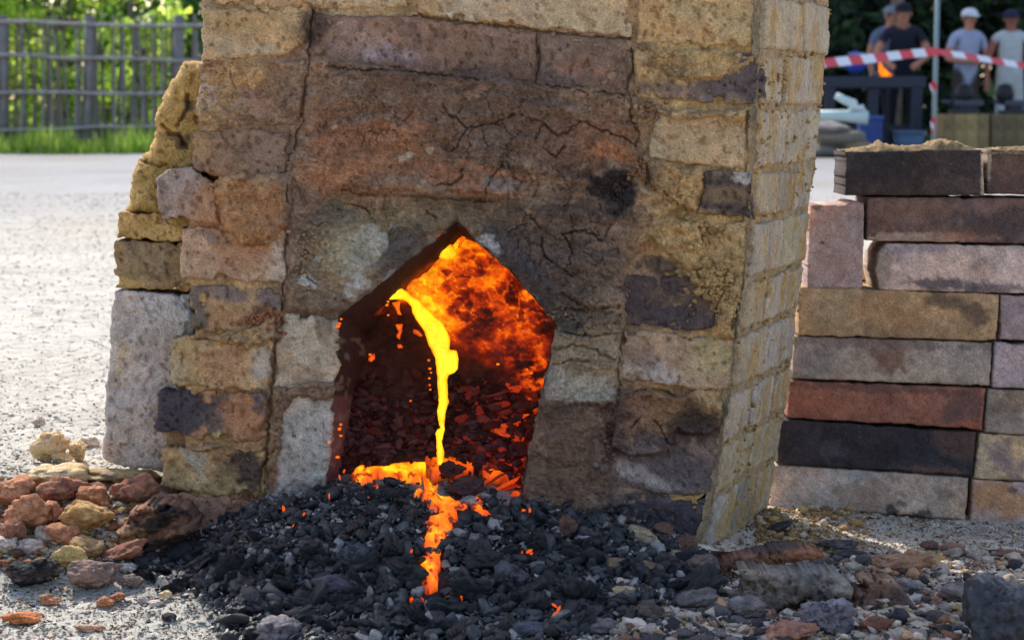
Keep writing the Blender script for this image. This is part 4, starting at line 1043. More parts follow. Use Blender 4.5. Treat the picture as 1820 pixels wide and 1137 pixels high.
# charcoal burning inside the hearth
x = rc.uniform(600, 968, 2300); y = rc.uniform(640, 905, 2300)
kq = (sdf(OPEN, x, y) > -14) & (rc.uniform(0, 1, 2300) < smooth(650, 760 + 110 * smooth(890, 950, x), y)) & (polydist([(784, 560), (784, 830)], x, y) > 0)
x, y = x[kq], y[kq]
sz = .003 + .011 * rc.uniform(0, 1, len(x)) ** 2
base = 0.075 * smooth(640, 900, y) ** 1.3
pos = P(x, y, 3.160 - base - rc.uniform(0, .018, len(x)))
Tt = .09 + .44 * rc.uniform(0, 1, len(x)) ** 2.6 * (.45 + .75 * smooth(700, 960, x)) + .16 * smooth(820, 960, x) * rc.uniform(0, 1, len(x)) + .2 * smooth(840, 880, y) * (x > 760) * rc.uniform(0, 1, len(x)) ** .6
o = scatter('hearth_charcoal', pos, sz, lin((62, 44, 44)) * rc.uniform(.3, 1.9, (len(x), 1)), HB[:3] + MEDT, rc, M_HOT, glow=ramp(Tt), squash=.7)
tag(o, 'dark red burning charcoal heaped inside the furnace mouth', 'charcoal', kind='stuff')
for i, (a, b, L_, rot, T_) in enumerate([(905, 858, 60, -28, .66), (900, 868, 50, -22, .5), (880, 852, 40, -35, .45), (915, 880, 40, 20, .35), (840, 690, 34, 28, .25), (885, 700, 50, -14, .34), (880, 890, 70, 12, .2), (860, 880, 60, 16, .12)]):
    V_, F_ = HB[i]; V_ = V_.copy(); V_[:, 0] *= L_ / 2800 * 1.1; V_[:, 1] *= .008; V_[:, 2] *= .007
    c_, s_2 = math.cos(math.radians(-rot)), math.sin(math.radians(-rot)); V2 = V_.copy(); V2[:, 0] = V_[:, 0] * c_ - V_[:, 2] * s_2; V2[:, 2] = V_[:, 0] * s_2 + V_[:, 2] * c_
    mm = mesh_np('burning_stick', V2, F_, lin((70, 46, 40)), ramp(np.full(len(V2), T_)), smooth_=False)
    mm.materials.append(M_HOT); o = bpy.data.objects.new('burning_stick', mm); o.location = P(a, b, 3.05); COL.objects.link(o)
    tag(o, 'glowing charred stick lying in the hearth behind the slag pool', 'charcoal', 'charred sticks in the hearth')

# ------------------------------------------------------------------ gravel and rubble chips
def chips(name, n, box, weight, size, pal, label, seed, tm=HT, mat=M_ROCK, cat='gravel', up=.3, gain=(1, 1, 1)):
    r = np.random.default_rng(seed)
    x, y = region_points(n, r, *box, weight)
    G = on_ground(x, y)
    s = r.uniform(*size, len(x)) ** 1.0 * r.choice([.6, .8, 1, 1.5], len(x))
    G[:, 2] += s * up
    pal_ = np.array([lin(c) for c in pal]) * np.array(gain); cc = pal_[r.integers(0, len(pal), len(x))] * r.uniform(.7, 1.25, (len(x), 1))
    o = scatter(name, G, s, cc, tm, r, mat, squash=.6)
    return tag(o, label, cat, kind='stuff')
PALE = [(184, 178, 166), (172, 164, 152), (200, 195, 186), (176, 162, 136), (160, 156, 152)]
MIX = [(190, 180, 168), (160, 150, 142), (200, 188, 172), (124, 118, 116), (80, 76, 76), (176, 140, 110), (150, 110, 88), (190, 170, 130), (206, 198, 188)]
chips('gravel', 5200, (-60, 420, 985, 1150), lambda a, b: 1 - coalness(a, b), (.0012, .0042), PALE + MIX[:3] + [(170, 110, 70), (60, 58, 60)], 'fine pale gravel and chips at the lower left', 61)
chips('ash_rubble', 9000, (930, 1880, 905, 1150), lambda a, b: (1 - .75 * coalness(a, b)), (.0014, .0055), MIX, 'grey ash and small rubble at the lower right', 62, gain=(1.45, 1.3, 1.15))
chips('ash_rubble', 6000, (1340, 1880, 900, 1010), lambda a, b: 1 + 0 * a, (.0010, .0034), MIX + PALE, 'fine ash grit along the foot of the brick wall', 68, gain=(1.35, 1.2, 1.08))
chips('ash_rubble', 1800, (1000, 1880, 985, 1150), lambda a, b: (1 - .7 * coalness(a, b)), (.006, .011), MIX + [(60, 60, 66), (90, 88, 90)], 'coarser grey rubble at the lower right', 63, tm=HT + BARK, gain=(1.3, 1.15, 1.05))
chips('clay_crumbs', 900, (1345, 1560, 905, 985), lambda a, b: smooth(1600, 1380, a), (.0025, .0075), [(176, 150, 92), (160, 132, 84), (150, 122, 76), (186, 172, 140)], 'yellow clay crumbs at the foot of the furnace corner', 64, tm=BARK + HT, gain=(1.3, 1.15, 1.2))
chips('clay_crumbs', 1500, (-40, 350, 850, 1015), lambda a, b: 1 + 0 * a, (.003, .009), [(140, 92, 62), (150, 104, 70), (168, 142, 90), (112, 80, 62), (180, 160, 130)], 'reddish and yellow clay crumbs between the rubble at the left', 65, tm=BARK + HT, gain=(1.35, 1.25, 1.2))
chips('gravel', 800, (380, 560, 890, 985), lambda a, b: smooth(580, 420, a), (.002, .005), [(110, 84, 66), (90, 74, 64), (60, 56, 58)], 'brown crumbs at the foot of the left pier', 66, tm=BARK)
# open gravel behind, thinning with distance
rg = np.random.default_rng(67)
Yg = 3.05 + (rg.uniform(0, 1, 34000) ** 1.6) * 11
Xg = rg.uniform(-.245, -.09, len(Yg)) * Yg
Xg2 = rg.uniform(.10, .22, len(Yg)) * Yg
Xg = np.where(rg.uniform(0, 1, len(Yg)) < .85, Xg, np.where(Yg > 3.8, Xg2, Xg))
sz = rg.uniform(.0012, .0042, len(Yg)) * (1 + .10 * (Yg - 3)) * rg.choice([.7, 1, 1, 1.5, 2.0], len(Yg))
pl = np.array([lin(c) for c in PALE])
o = scatter('gravel', np.stack([Xg, Yg, terr(Xg, Yg) + sz * .1], -1), sz, pl[rg.integers(0, len(PALE), len(Yg))] * rg.uniform(.62, 1.15, (len(Yg), 1)), HT[:4], rg, M_ROCK, squash=.32)
tag(o, 'pale sunlit gravel of the yard behind the furnace', 'gravel', kind='stuff')

# ------------------------------------------------------------------ named stones and lumps
def rock(px, py, w, h, cols, label, seed, name='stone', cat='stone', group=None, sub=4, ncut=14, rough=.24, pit=.06, layer=0, rot=0, deep=None, mat=None, dirt=.5, lift=0, smooth_=True, yshift=0.0, bands=None, cut=.66):
    """px, py = centre of the stone in the photo, w, h = its size in photo points"""
    if px < 350 and 835 < py < 1000: w *= 1.22; h *= 1.28
    g = on_ground(px, py + h * .5)[0]; k = g[1] / FPX
    V, F = lump(sub, seed, ncut, rough, cut, pit, layer)
    W, Hh = w * k / 2, h * k / 2; D = deep * k / 2 if deep else (W + Hh) / 2
    V = V * np.array([W, D, Hh]) / np.array([1, 1, 1.0])
    mx = np.abs(V).max(0); V = V / mx * np.array([W, D, Hh])
    if rot:
        c_, s_2 = math.cos(math.radians(rot)), math.sin(math.radians(rot))
        V = np.stack([V[:, 0] * c_ + V[:, 2] * s_2, V[:, 1], -V[:, 0] * s_2 + V[:, 2] * c_], 1)
    nV = ICO[sub][0]
    t = fbm(nV[:, 0] * 2.2 + seed, nV[:, 1] * 2.2, nV[:, 2] * 2.2, 4, seed % 500)
    t2 = fbm(nV[:, 0] * 5 + seed, nV[:, 1] * 5, nV[:, 2] * 5 + (0 if not layer else 6 * nV[:, 2]), 3, seed % 500 + 9)
    cs = [lin(c) * np.array([1.38, 1.2, 1.14]) * (1.3 if px > 1280 and mat is None else 1) for c in cols]
    a = smooth(0.0, .5, t)[:, None]; col = cs[0] * (1 - a) + cs[1 % len(cs)] * a
    if len(cs) > 2:
        a = smooth(.15, .5, t2)[:, None]; col = col * (1 - a) + cs[2] * a
    if bands:
        a = smooth(-.1, .3, np.sin(V[:, 2] / Hh * 5 + 2 * t + seed))[:, None]; col = col * (1 - a) + lin(bands) * a
    gg = g.copy(); gg[1] += D * .3 + yshift
    V = V + np.array([gg[0], gg[1], g[2] + Hh * (.86 if not rot else .95) + lift])
    me = mesh_np(name, V, F, col, smooth_=smooth_)
    return tag(put(name, me, mat or M_ROCK), label, cat, group)
YS = [(196, 176, 132), (184, 160, 114), (204, 192, 162)]; OR = [(168, 116, 84), (146, 98, 72), (182, 142, 106)]; RB = [(136, 92, 70), (112, 78, 64), (160, 122, 94)]
GB = [(120, 104, 94), (92, 84, 82), (140, 128, 118)]; WH = [(196, 190, 182), (170, 160, 150)]; DK = [(58, 56, 58), (84, 80, 80), (44, 42, 44)]
rock(90, 792, 84, 62, YS, 'pale yellow clay lump standing on the gravel left of the white block', 701, 'clay_chunk', 'clay lump', rot=-25)
rock(108, 812, 48, 26, YS, 'flatter yellow clay lump leaning at the foot of the pale yellow lump', 702, 'clay_chunk', 'clay lump')
rock(138, 800, 40, 44, YS, 'small upright yellow clay lump right of the pale yellow lump', 703, 'clay_chunk', 'clay lump')
rock(158, 784, 40, 20, [(206, 200, 184)], 'whitish flat stone beside the foot of the white block', 704)
rock(66, 748, 30, 20, WH, 'small white stone alone on the gravel above the yellow lumps', 705)
rock(108, 650, 28, 14, WH, 'small pale stone on the gravel at mid height', 706)
rock(22, 692, 36, 14, WH, 'flat pale stone on the gravel at the left edge', 707)
rock(18, 608, 30, 14, GB, 'small greyish stone at the left edge far up the gravel', 708)
rock(95, 842, 120, 34, YS, 'long low mound of yellow clay behind the red-brown rubble', 709, 'clay_chunk', 'clay lump')
rock(18, 868, 76, 44, OR, 'red-brown clay lump at the far left edge behind the rubble', 710, 'clay_chunk', 'clay lump')
rock(110, 868, 80, 44, RB, 'dark red lump below the long yellow mound', 711, 'clay_chunk', 'clay lump')
rock(165, 878, 52, 40, OR, 'orange clay lump in the middle of the rubble behind the burnt log-like piece', 712, 'clay_chunk', 'clay lump')
rock(232, 868, 90, 50, RB + [(160, 130, 84)], 'broad brown and yellow lump against the foot of the white block', 713, 'clay_chunk', 'clay lump')
rock(200, 845, 110, 22, [(150, 130, 92), (120, 110, 90)], 'low yellowish clay ridge under the white block', 714, 'clay_chunk', 'clay lump')
rock(50, 908, 84, 60, OR + [(150, 130, 116)], 'large orange-brown lump left of the yellow and orange pile', 715, 'clay_chunk', 'clay lump')
rock(96, 908, 34, 34, OR, 'small orange clay lump between the large lump and the yellow one', 716, 'clay_chunk', 'clay lump')
rock(150, 912, 90, 50, [(170, 136, 84), (150, 116, 70), (186, 160, 110)], 'yellow-tan crumbly lump behind the burnt log-like piece', 717, 'clay_chunk', 'clay lump')
rock(24, 944, 46, 40, RB, 'round dark brown lump at the left edge above the crusted black one', 718, 'clay_chunk', 'clay lump')
rock(112, 948, 60, 34, OR, 'flat orange lump in front of the yellow-tan one', 719, 'clay_chunk', 'clay lump')
rock(12, 964, 40, 30, WH, 'whitish stone at the left edge beside the round brown lump', 720)
rock(52, 966, 46, 26, [(186, 180, 176), (160, 150, 146)], 'whitish grey stone in front of the flat orange lump', 721)
rock(76, 950, 34, 30, [(170, 158, 146), (150, 136, 124)], 'small pinkish grey stone behind the whitish grey one', 722)
rock(122, 984, 60, 42, [(188, 166, 108), (170, 144, 90)], 'bright yellow angular lump in front of the rubble', 723, 'clay_chunk', 'clay lump')
rock(150, 972, 64, 36, [(160, 136, 96), (140, 112, 80)], 'tan lump right of the bright yellow one', 724, 'clay_chunk', 'clay lump')
rock(215, 985, 90, 30, [(128, 88, 68), (150, 110, 86)], 'brown broken piece under the layered burnt clay', 726, 'clay_chunk', 'clay lump', rot=-18)
rock(48, 1014, 112, 56, [(70, 66, 64), (110, 96, 80), (44, 42, 44)], 'black-crusted lump at the left edge with yellowish underside', 727, 'crusted_lump', 'slag lump', sub=5, layer=.03, bands=(40, 40, 42))
rock(160, 1018, 112, 56, [(128, 110, 100), (100, 90, 86), (146, 120, 100)], 'grey-brown crusted lump right of the black-crusted one', 728, 'crusted_lump', 'slag lump', sub=5)
rock(232, 1030, 50, 32, GB, 'small grey-brown stone right of the grey-brown crusted lump', 729)
rock(200, 1000, 60, 24, DK, 'thin black piece wedged above the grey-brown lump', 730, 'slag_chip', 'slag lump')
rock(228, 1006, 46, 20, WH, 'pale grey chip lying where the charcoal begins', 731)
rock(183, 1070, 40, 24, OR, 'orange clay chip on the pale gravel below the crusted lumps', 732, 'clay_chunk', 'clay lump')
rock(208, 1060, 32, 20, OR, 'second orange chip touching the first on the pale gravel', 733, 'clay_chunk', 'clay lump')
rock(84, 1062, 36, 20, [(166, 130, 96), (150, 112, 80)], 'tan chip below the gap between the two crusted lumps', 734, 'clay_chunk', 'clay lump')
rock(92, 1068, 40, 16, OR, 'flat orange-brown chip on the gravel at the lower left', 735, 'clay_chunk', 'clay lump')
rock(42, 1098, 84, 22, [(190, 120, 70), (160, 98, 60)], 'flat sunlit orange shard at the bottom left corner', 736, 'clay_shard', 'clay shard', rot=-4)
rock(160, 1115, 60, 14, [(190, 150, 120), (170, 130, 104)], 'thin pinkish shard low on the sunlit gravel', 737, 'clay_shard', 'clay shard')
rock(296, 1056, 30, 18, YS, 'small yellow stone at the edge of the charcoal', 738)
rock(254, 1064, 24, 16, WH, 'small white stone among the gravel at the edge of the charcoal', 739)
rock(276, 1072, 32, 16, WH, 'cream stone below the small yellow stone', 740)
rock(300, 1096, 30, 18, DK, 'dark chip on the pale gravel left of the heap', 741, 'slag_chip', 'slag lump')
rock(360, 1030, 60, 34, DK, 'large dark charred lump at the left edge of the heap', 742, 'slag_chip', 'slag lump')
rock(512, 986, 20, 18, [(200, 190, 196), (170, 160, 166)], 'small whitish pebble among the black charcoal', 743, 'pebble', 'stone')
rock(1010, 934, 36, 50, [(104, 80, 68), (84, 66, 60)], 'upright brown clay wedge standing in the charcoal by the right jamb', 744, 'clay_wedge', 'clay lump')
rock(1142, 950, 84, 30, [(150, 138, 112), (132, 120, 100), (170, 160, 140)], 'speckled tan flake leaning down towards the furnace corner', 745, 'tan_flake', 'stone', rot=26)
rock(1178, 938, 50, 34, [(110, 84, 68), (96, 74, 64)], 'reddish-brown lump behind the speckled tan flake', 746, 'clay_chunk', 'clay lump')
rock(1218, 966, 50, 28, [(112, 82, 68), (84, 68, 62)], 'brown lump at the foot of the furnace corner', 747, 'clay_chunk', 'clay lump')
rock(1118, 1004, 104, 28, [(128, 112, 86), (110, 96, 78)], 'flat tan brick fragment sunk in the charcoal', 748, 'brick_fragment', 'brick', rough=.05, cut=.5)
rock(1190, 1000, 60, 48, DK, 'dark grey lump right of the flat tan fragment', 749, 'slag_chip', 'slag lump')
rock(1250, 1006, 76, 52, [(100, 90, 84), (80, 76, 78), (120, 102, 86)], 'round grey-brown lump below the furnace corner', 750, 'stone', 'stone')
rock(1772, 1085, 130, 150, [(34, 34, 40), (24, 24, 28), (50, 50, 58)], 'big shiny black slag block at the lower right corner', 754, 'slag_block', 'slag block', sub=5, ncut=20, rough=.17, pit=.05, mat=M_SLAGROCK, cut=.8)
rock(1470, 1095, 110, 74, [(100, 98, 104), (120, 118, 122), (60, 60, 66)], 'crumpled grey slag lump in front of the big grey fragment', 755, 'slag_lump', 'slag lump', sub=5, rough=.3, pit=.14)
rock(1400, 1120, 120, 40, [(140, 100, 84), (120, 88, 78), (160, 122, 104)], 'pinkish clay lump at the bottom edge right of centre', 756, 'clay_chunk', 'clay lump', sub=4, rough=.25)
rock(1560, 1108, 70, 34, [(120, 84, 64), (96, 72, 62)], 'brown lump lying before the reddish-brown slab', 757, 'clay_chunk', 'clay lump')
rock(1604, 1000, 130, 34, [(140, 108, 84), (150, 124, 96), (120, 92, 74)], 'crumbly orange-tan heap of clay right of the dark plates', 758, 'clay_chunk', 'clay lump', rough=.25)
rock(1650, 990, 60, 34, [(160, 138, 98), (140, 120, 92)], 'yellowish clay lump on the right end of the orange-tan heap', 759, 'clay_chunk', 'clay lump')
rock(1490, 968, 80, 20, DK, 'flat black charcoal plate below the grey bottom brick', 760, 'charcoal_plate', 'charcoal', rot=-4, rough=.06)
rock(1508, 984, 74, 14, DK, 'thin black plate just under the flat charcoal plate', 761, 'charcoal_plate', 'charcoal', rough=.06)
rock(1380, 938, 66, 18, DK, 'slanting charcoal stick by the furnace corner', 762, 'charcoal_stick', 'charcoal', rot=-24, rough=.06)
rock(1695, 975, 60, 26, [(130, 100, 84), (110, 92, 84)], 'reddish-brown lump below the right brick column', 763, 'clay_chunk', 'clay lump')
rock(1652, 966, 40, 22, [(96, 76, 66), (80, 68, 64)], 'dark brown lump left of the reddish one under the right bricks', 764, 'clay_chunk', 'clay lump')
rock(1790, 985, 80, 16, [(110, 82, 66), (90, 72, 64)], 'long brown chip at the right edge of the rubble', 765, 'clay_chunk', 'clay lump')
rock(1700, 1050, 60, 40, [(116, 110, 108), (96, 92, 92)], 'grey stone left of the shiny slag block', 766)
rock(1620, 1040, 46, 34, [(130, 124, 120), (112, 106, 104)], 'light grey stone above the reddish-brown slab', 767)
rock(1330, 1075, 80, 44, [(96, 92, 92), (120, 114, 110)], 'grey stone left of the crumpled slag lump', 768)
rock(1160, 1085, 56, 44, [(84, 76, 74), (104, 94, 90)], 'dark grey stone with a reddish side low in the heap', 769)
rock(1240, 1060, 90, 40, [(104, 100, 100), (124, 118, 114)], 'long ashy grey lump below the round grey-brown one', 770)
rock(1060, 1110, 90, 34, [(118, 114, 112), (96, 94, 98)], 'ash-grey lump at the bottom edge right of the embers', 771)
rock(500, 1118, 110, 50, [(104, 104, 110), (124, 122, 124), (70, 70, 76)], 'ash-grey slag lump at the bottom edge of the heap', 772, 'slag_lump', 'slag lump', rough=.3, pit=.12)
rock(930, 1118, 100, 30, [(88, 90, 100), (70, 72, 80)], 'flat bluish-grey lump at the bottom edge right of centre', 773, 'slag_lump', 'slag lump')
rock(592, 1040, 84, 44, [(60, 60, 68), (80, 80, 88)], 'dark porous cinder in the middle of the heap', 774, 'cinder', 'slag lump', rough=.25, pit=.12)
rock(630, 985, 70, 50, [(84, 86, 94), (60, 60, 68)], 'grey porous cinder above the dark one', 775, 'cinder', 'slag lump', rough=.25, pit=.14)
rock(850, 975, 52, 46, [(70, 66, 70), (50, 48, 54)], 'dark cinder just right of the orange slag tongue', 776, 'cinder', 'slag lump', rough=.22, pit=.1)
rock(905, 1020, 76, 50, [(84, 84, 92), (60, 62, 70)], 'grey cinder right of the slag tip', 777, 'cinder', 'slag lump', rough=.25, pit=.12)
rock(770, 1074, 40, 34, [(70, 70, 78), (52, 52, 60)], 'small cinder right under the tip of the slag', 778, 'cinder', 'slag lump', rough=.2, pit=.1)
rock(800, 848, 60, 34, [(80, 50, 44), (60, 40, 40)], 'dark clinker sitting in the slag below the stream', 779, 'clinker', 'slag lump', rough=.3, pit=.1, lift=.012)
rock(830, 872, 70, 44, [(74, 54, 54), (56, 44, 48)], 'reddish-dark clinker right of the slag below the mouth', 780, 'clinker', 'slag lump', rough=.3, pit=.12, lift=.006)

def slab(name, poly, Y, col, st, seed, label, cat, depth=.06, thick=.008, r=10, hf=None, amp=.003):
    o = relief(name, poly, front(Y), M_ROCK, None, cmul=(lambda x, y: np.full(x.shape + (3,), .8)), r=r, thick=thick, amp=amp, warp=5, step=2.4, depth=depth, color=col, stains=st, seed=seed, hf=hf, mott=.25, tint=.12, chip=1.2)
    return tag(o, label, cat)
lay = lambda x, y, q: -.013 * smooth(.2, .9, np.sin((y + .45 * x) / 6.5 + 2.2 * fbm(x / 40, y / 25, None, 3, 5))) * smooth(0, 8, q)
slab('burnt_clay_piece', [(168, 992), (200, 955), (236, 908), (262, 892), (300, 890), (332, 902), (350, 928), (346, 950), (300, 968), (262, 990), (214, 1004), (180, 1004)], 2.83, (104, 76, 60), [(275, 930, 50, 14, -20, (34, 29, 28), .95), (300, 960, 60, 8, -15, (40, 32, 30), .95), (300, 905, 36, 9, 10, (32, 29, 29), .95), (250, 950, 40, 5, -20, (38, 30, 28), .9), (215, 960, 34, 26, -30, (140, 108, 80), .8), (230, 985, 34, 8, -15, (80, 62, 54), .6)], 900, 'large layered brown piece of burnt clay leaning like a log on the rubble', 'burnt clay', depth=.05, thick=.02, r=22, hf=lay)
slab('grey_slab', [(1316, 1012), (1372, 1014), (1440, 1008), (1490, 1018), (1522, 1044), (1514, 1066), (1468, 1076), (1440, 1066), (1404, 1080), (1372, 1098), (1336, 1106), (1320, 1080)], 2.67, (112, 104, 96), [(1400, 1050, 30, 5, 10, (70, 64, 62), .6), (1380, 1090, 50, 10, -15, (74, 70, 68), .6), (1500, 1040, 22, 16, 0, (150, 142, 126), .7), (1340, 1016, 60, 6, 0, (150, 138, 122), .6), (1460, 1060, 30, 12, 0, (70, 68, 68), .7)], 901, 'big grey crusted slab fragment standing on edge at the lower right', 'slab', depth=.05, thick=.012, r=14)
slab('brown_slab', [(1480, 1092), (1520, 1066), (1524, 1026), (1580, 1026), (1610, 1044), (1626, 1080), (1610, 1106), (1500, 1112)], 2.70, (110, 86, 74), [(1600, 1080, 30, 36, 0, (74, 64, 62), .8), (1520, 1096, 50, 14, 0, (96, 84, 78), .7), (1570, 1030, 50, 5, 5, (150, 126, 104), .7)], 902, 'reddish-brown slab leaning behind the big grey fragment', 'slab', depth=.03, thick=.008, r=10)
slab('clay_shard', [(1272, 1006), (1300, 990), (1360, 976), (1420, 968), (1466, 980), (1470, 992), (1430, 1002), (1370, 1006), (1320, 1010), (1288, 1024)], 2.82, (124, 86, 64), [(1380, 974, 90, 6, -5, (70, 62, 62), .8), (1310, 1000, 30, 10, -15, (96, 74, 64), .7), (1445, 992, 26, 8, 0, (150, 104, 74), .7)], 903, 'long reddish-brown shard with a dark rim below the yellow crumbs', 'clay shard', depth=.04, thick=.008, r=9)
# ------------------------------------------------------------------ dry-stacked brick wall on the right
WALL = thing('brick_wall', tuple(P(1620, 920, 3.44)), 'dry-stacked wall of loose old bricks in mixed colours right of the furnace', 'wall')
YW = 3.40
def wbrick(poly, col, st=(), seed=0, h=0.0, label=None, parent=WALL, hf=None, amp=.0005, name='brick', warp=1.1, r=3.5):
    poly = [(a * 1.0, b * 1.0) for a, b in poly]
    o = relief(name, poly, front(YW - h), M_BRICK, parent, r=r, thick=.003, amp=amp, warp=warp, step=2.6, depth=.12, color=col, stains=st, seed=seed, hf=hf, mott=.22, tint=.12, chip=.8)
    if label: o['label'] = label
    return o
wbrick([(1502, 270), (1746, 264), (1750, 348), (1501, 347)], (48, 43, 43), [(1560, 300, 60, 30, 0, (34, 32, 34), .7), (1700, 330, 60, 16, 0, (66, 56, 52), .5), (1748, 300, 5, 50, 0, (150, 140, 120), .8)], 801, .006, 'soot-black brick on the top course')
wbrick([(1755, 266), (1990, 268), (1990, 348), (1754, 345)], (62, 52, 50), [(1800, 300, 40, 20, 0, (84, 68, 60), .5), (1757, 290, 4, 30, 0, (140, 130, 116), .8)], 802, .004, 'dark brown brick on the top course')
wbrick([(1541, 350), (1880, 352), (1880, 434), (1539, 428)], (82, 66, 60), [(1650, 370, 80, 14, 0, (96, 74, 62), .6), (1640, 422, 110, 9, 0, (140, 124, 110), .7), (1780, 390, 70, 30, 0, (52, 46, 48), .7), (1700, 420, 40, 8, 0, (110, 72, 54), .6)], 803, .002, 'smoky brown brick under the black one')
wbrick([(1575, 432), (1910, 438), (1910, 523), (1562, 516), (1554, 480), (1560, 450)], (146, 130, 122), [(1680, 506, 70, 12, 4, (62, 58, 64), .85, .4), (1780, 512, 60, 8, 0, (70, 64, 70), .7, .4), (1568, 480, 14, 40, 0, (116, 104, 90), .7), (1620, 444, 60, 6, 0, (110, 104, 116), .6)], 804, .0, 'light pinkish brick with a chipped left end')
wbrick([(1419, 510), (1520, 510), (1540, 514), (1776, 523), (1772, 606), (1418, 596)], (128, 108, 82), [(1700, 540, 50, 16, 14, (72, 62, 54), .8, .4), (1735, 555, 26, 18, 0, (78, 66, 56), .8), (1580, 550, 60, 30, 0, (136, 106, 76), .6), (1470, 580, 50, 12, 0, (120, 104, 76), .5)], 805, .003)
wbrick([(1779, 524), (2120, 534), (2116, 618), (1775, 603)], (118, 106, 108), [], 806, .0)
wbrick([(1411, 597), (1764, 608), (1760, 686), (1408, 672)], (122, 112, 102), [(1590, 640, 36, 36, 10, (96, 72, 60), .8, .4), (1560, 610, 160, 10, 3, (92, 80, 76), .7), (1450, 640, 40, 24, 0, (104, 98, 96), .6), (1680, 660, 60, 16, 0, (136, 126, 112), .5)], 807, .0)
wbrick([(1768, 608), (2110, 620), (2108, 702), (1763, 688)], (140, 126, 126), [], 808, .003)
wbrick([(1402, 676), (1752, 690), (1746, 764), (1700, 760), (1399, 742)], (112, 74, 60), [(1700, 735, 40, 24, -30, (74, 58, 56), .8, .4), (1720, 756, 30, 8, 0, (130, 76, 52), .6), (1480, 720, 70, 20, 0, (122, 76, 60), .6), (1560, 690, 160, 8, 3, (76, 58, 54), .7)], 809, .002, 'red-brown brick')
wbrick([(1755, 690), (2100, 704), (2096, 784), (1748, 769)], (112, 104, 96), [], 810, .0)
wbrick([(1387, 744), (1735, 768), (1728, 846), (1381, 823)], (44, 40, 42), [(1700, 790, 40, 30, 0, (70, 54, 50), .8), (1660, 836, 60, 8, 3, (86, 66, 58), .6), (1480, 800, 30, 14, 0, (60, 58, 62), .5), (1600, 795, 50, 20, 0, (36, 34, 38), .6)], 811, .004, 'black burnt brick in the second course')
wbrick([(1740, 770), (2080, 786), (2076, 870), (1731, 850)], (150, 132, 108), [(1780, 800, 24, 26, 0, (110, 98, 98), .7), (1800, 830, 40, 16, 20, (108, 96, 96), .6)], 812, .0, 'yellowish brick mottled with grey')
wbrick([(1373, 825), (1722, 848), (1716, 924), (1620, 916), (1366, 902)], (138, 128, 120), [(1540, 880, 60, 24, 5, (118, 100, 84), .6), (1600, 895, 10, 8, 0, (80, 74, 66), .8), (1640, 912, 20, 8, 0, (60, 56, 56), .9), (1586, 905, 10, 12, 0, (50, 48, 50), .9, .2), (1680, 880, 14, 8, 0, (100, 92, 76), .7)], 813, .0, 'pale grey bottom brick')
wbrick([(1729, 852), (2070, 872), (2066, 958), (1722, 932)], (134, 118, 112), [(1780, 895, 50, 30, 20, (152, 112, 76), .8, .35), (1800, 870, 10, 6, 0, (84, 60, 56), .8)], 814, .002, 'pinkish bottom brick with an orange blotch')
wbrick([(1440, 364), (1500, 364), (1512, 358), (1536, 360), (1534, 512), (1434, 512)], (130, 112, 106), [(1452, 368, 10, 6, 0, (80, 70, 66), .8), (1470, 440, 40, 50, 0, (126, 110, 104), .6), (1460, 432, 6, 3, 0, (50, 44, 48), .9, .2)], 815, .004, None, name='brick')['label'] = 'pinkish-grey brick standing on end at the left of the wall'
# mortar crust left on the top bricks
def crust(px0, px1, prof, seed, label_):
    xs = np.linspace(px0, px1, 90); zs = np.linspace(0, 1, 26)
    r = np.random.default_rng(seed); top = np.interp(xs, [a for a, b in prof], [b for a, b in prof])
    V = []
    for z in zs:
        Yk = YW - .004 + z * .118
        w = P(xs, np.full(len(xs), 268.0), YW)
        k = (268 - top) / 1235.0 * (math.sin(math.pi * min(max(z, .0), 1) ** .6) * .6 + .45)
        hgt = k + .0035 * fbm(xs / 9 + seed, np.full(len(xs), z * 14), None, 4, seed)
        edge = min(1, z * 12, (1 - z) * 12)
        V.append(np.stack([w[:, 0], np.full(len(xs), Yk), w[:, 2] - .002 + np.maximum(hgt, .001) * (edge * .8 + .2)], -1))
    V = np.array(V); nz_, nx2 = V.shape[:2]
    B_ = V.copy(); B_[:, :, 2] = V[:, :, 2].min() - .003
    ii = np.arange(nz_ * nx2).reshape(nz_, nx2)
    F = np.stack([ii[:-1, :-1], ii[:-1, 1:], ii[1:, 1:], ii[1:, :-1]], -1).reshape(-1, 4)
    skirt = np.stack([ii[0, 1:], ii[0, :-1], ii[0, :-1] + nz_ * nx2, ii[0, 1:] + nz_ * nx2], -1)
    VV = np.concatenate([V.reshape(-1, 3), B_.reshape(-1, 3)])
    n = fbm(VV[:, 0] * 120, VV[:, 1] * 120, None, 3, seed)
    c = lin((150, 124, 86)) * (1 + .4 * n)[:, None]
    put('mortar_crust', mesh_np('mortar_crust', VV, np.concatenate([F, skirt]), c), M_CLAY, WALL)
crust(1503, 1746, [(1503, 266), (1540, 262), (1560, 258), (1568, 250), (1580, 256), (1620, 260), (1650, 258), (1668, 246), (1690, 248), (1720, 256), (1745, 266)], 5, None)
crust(1757, 1980, [(1757, 266), (1780, 261), (1980, 262)], 6, None)
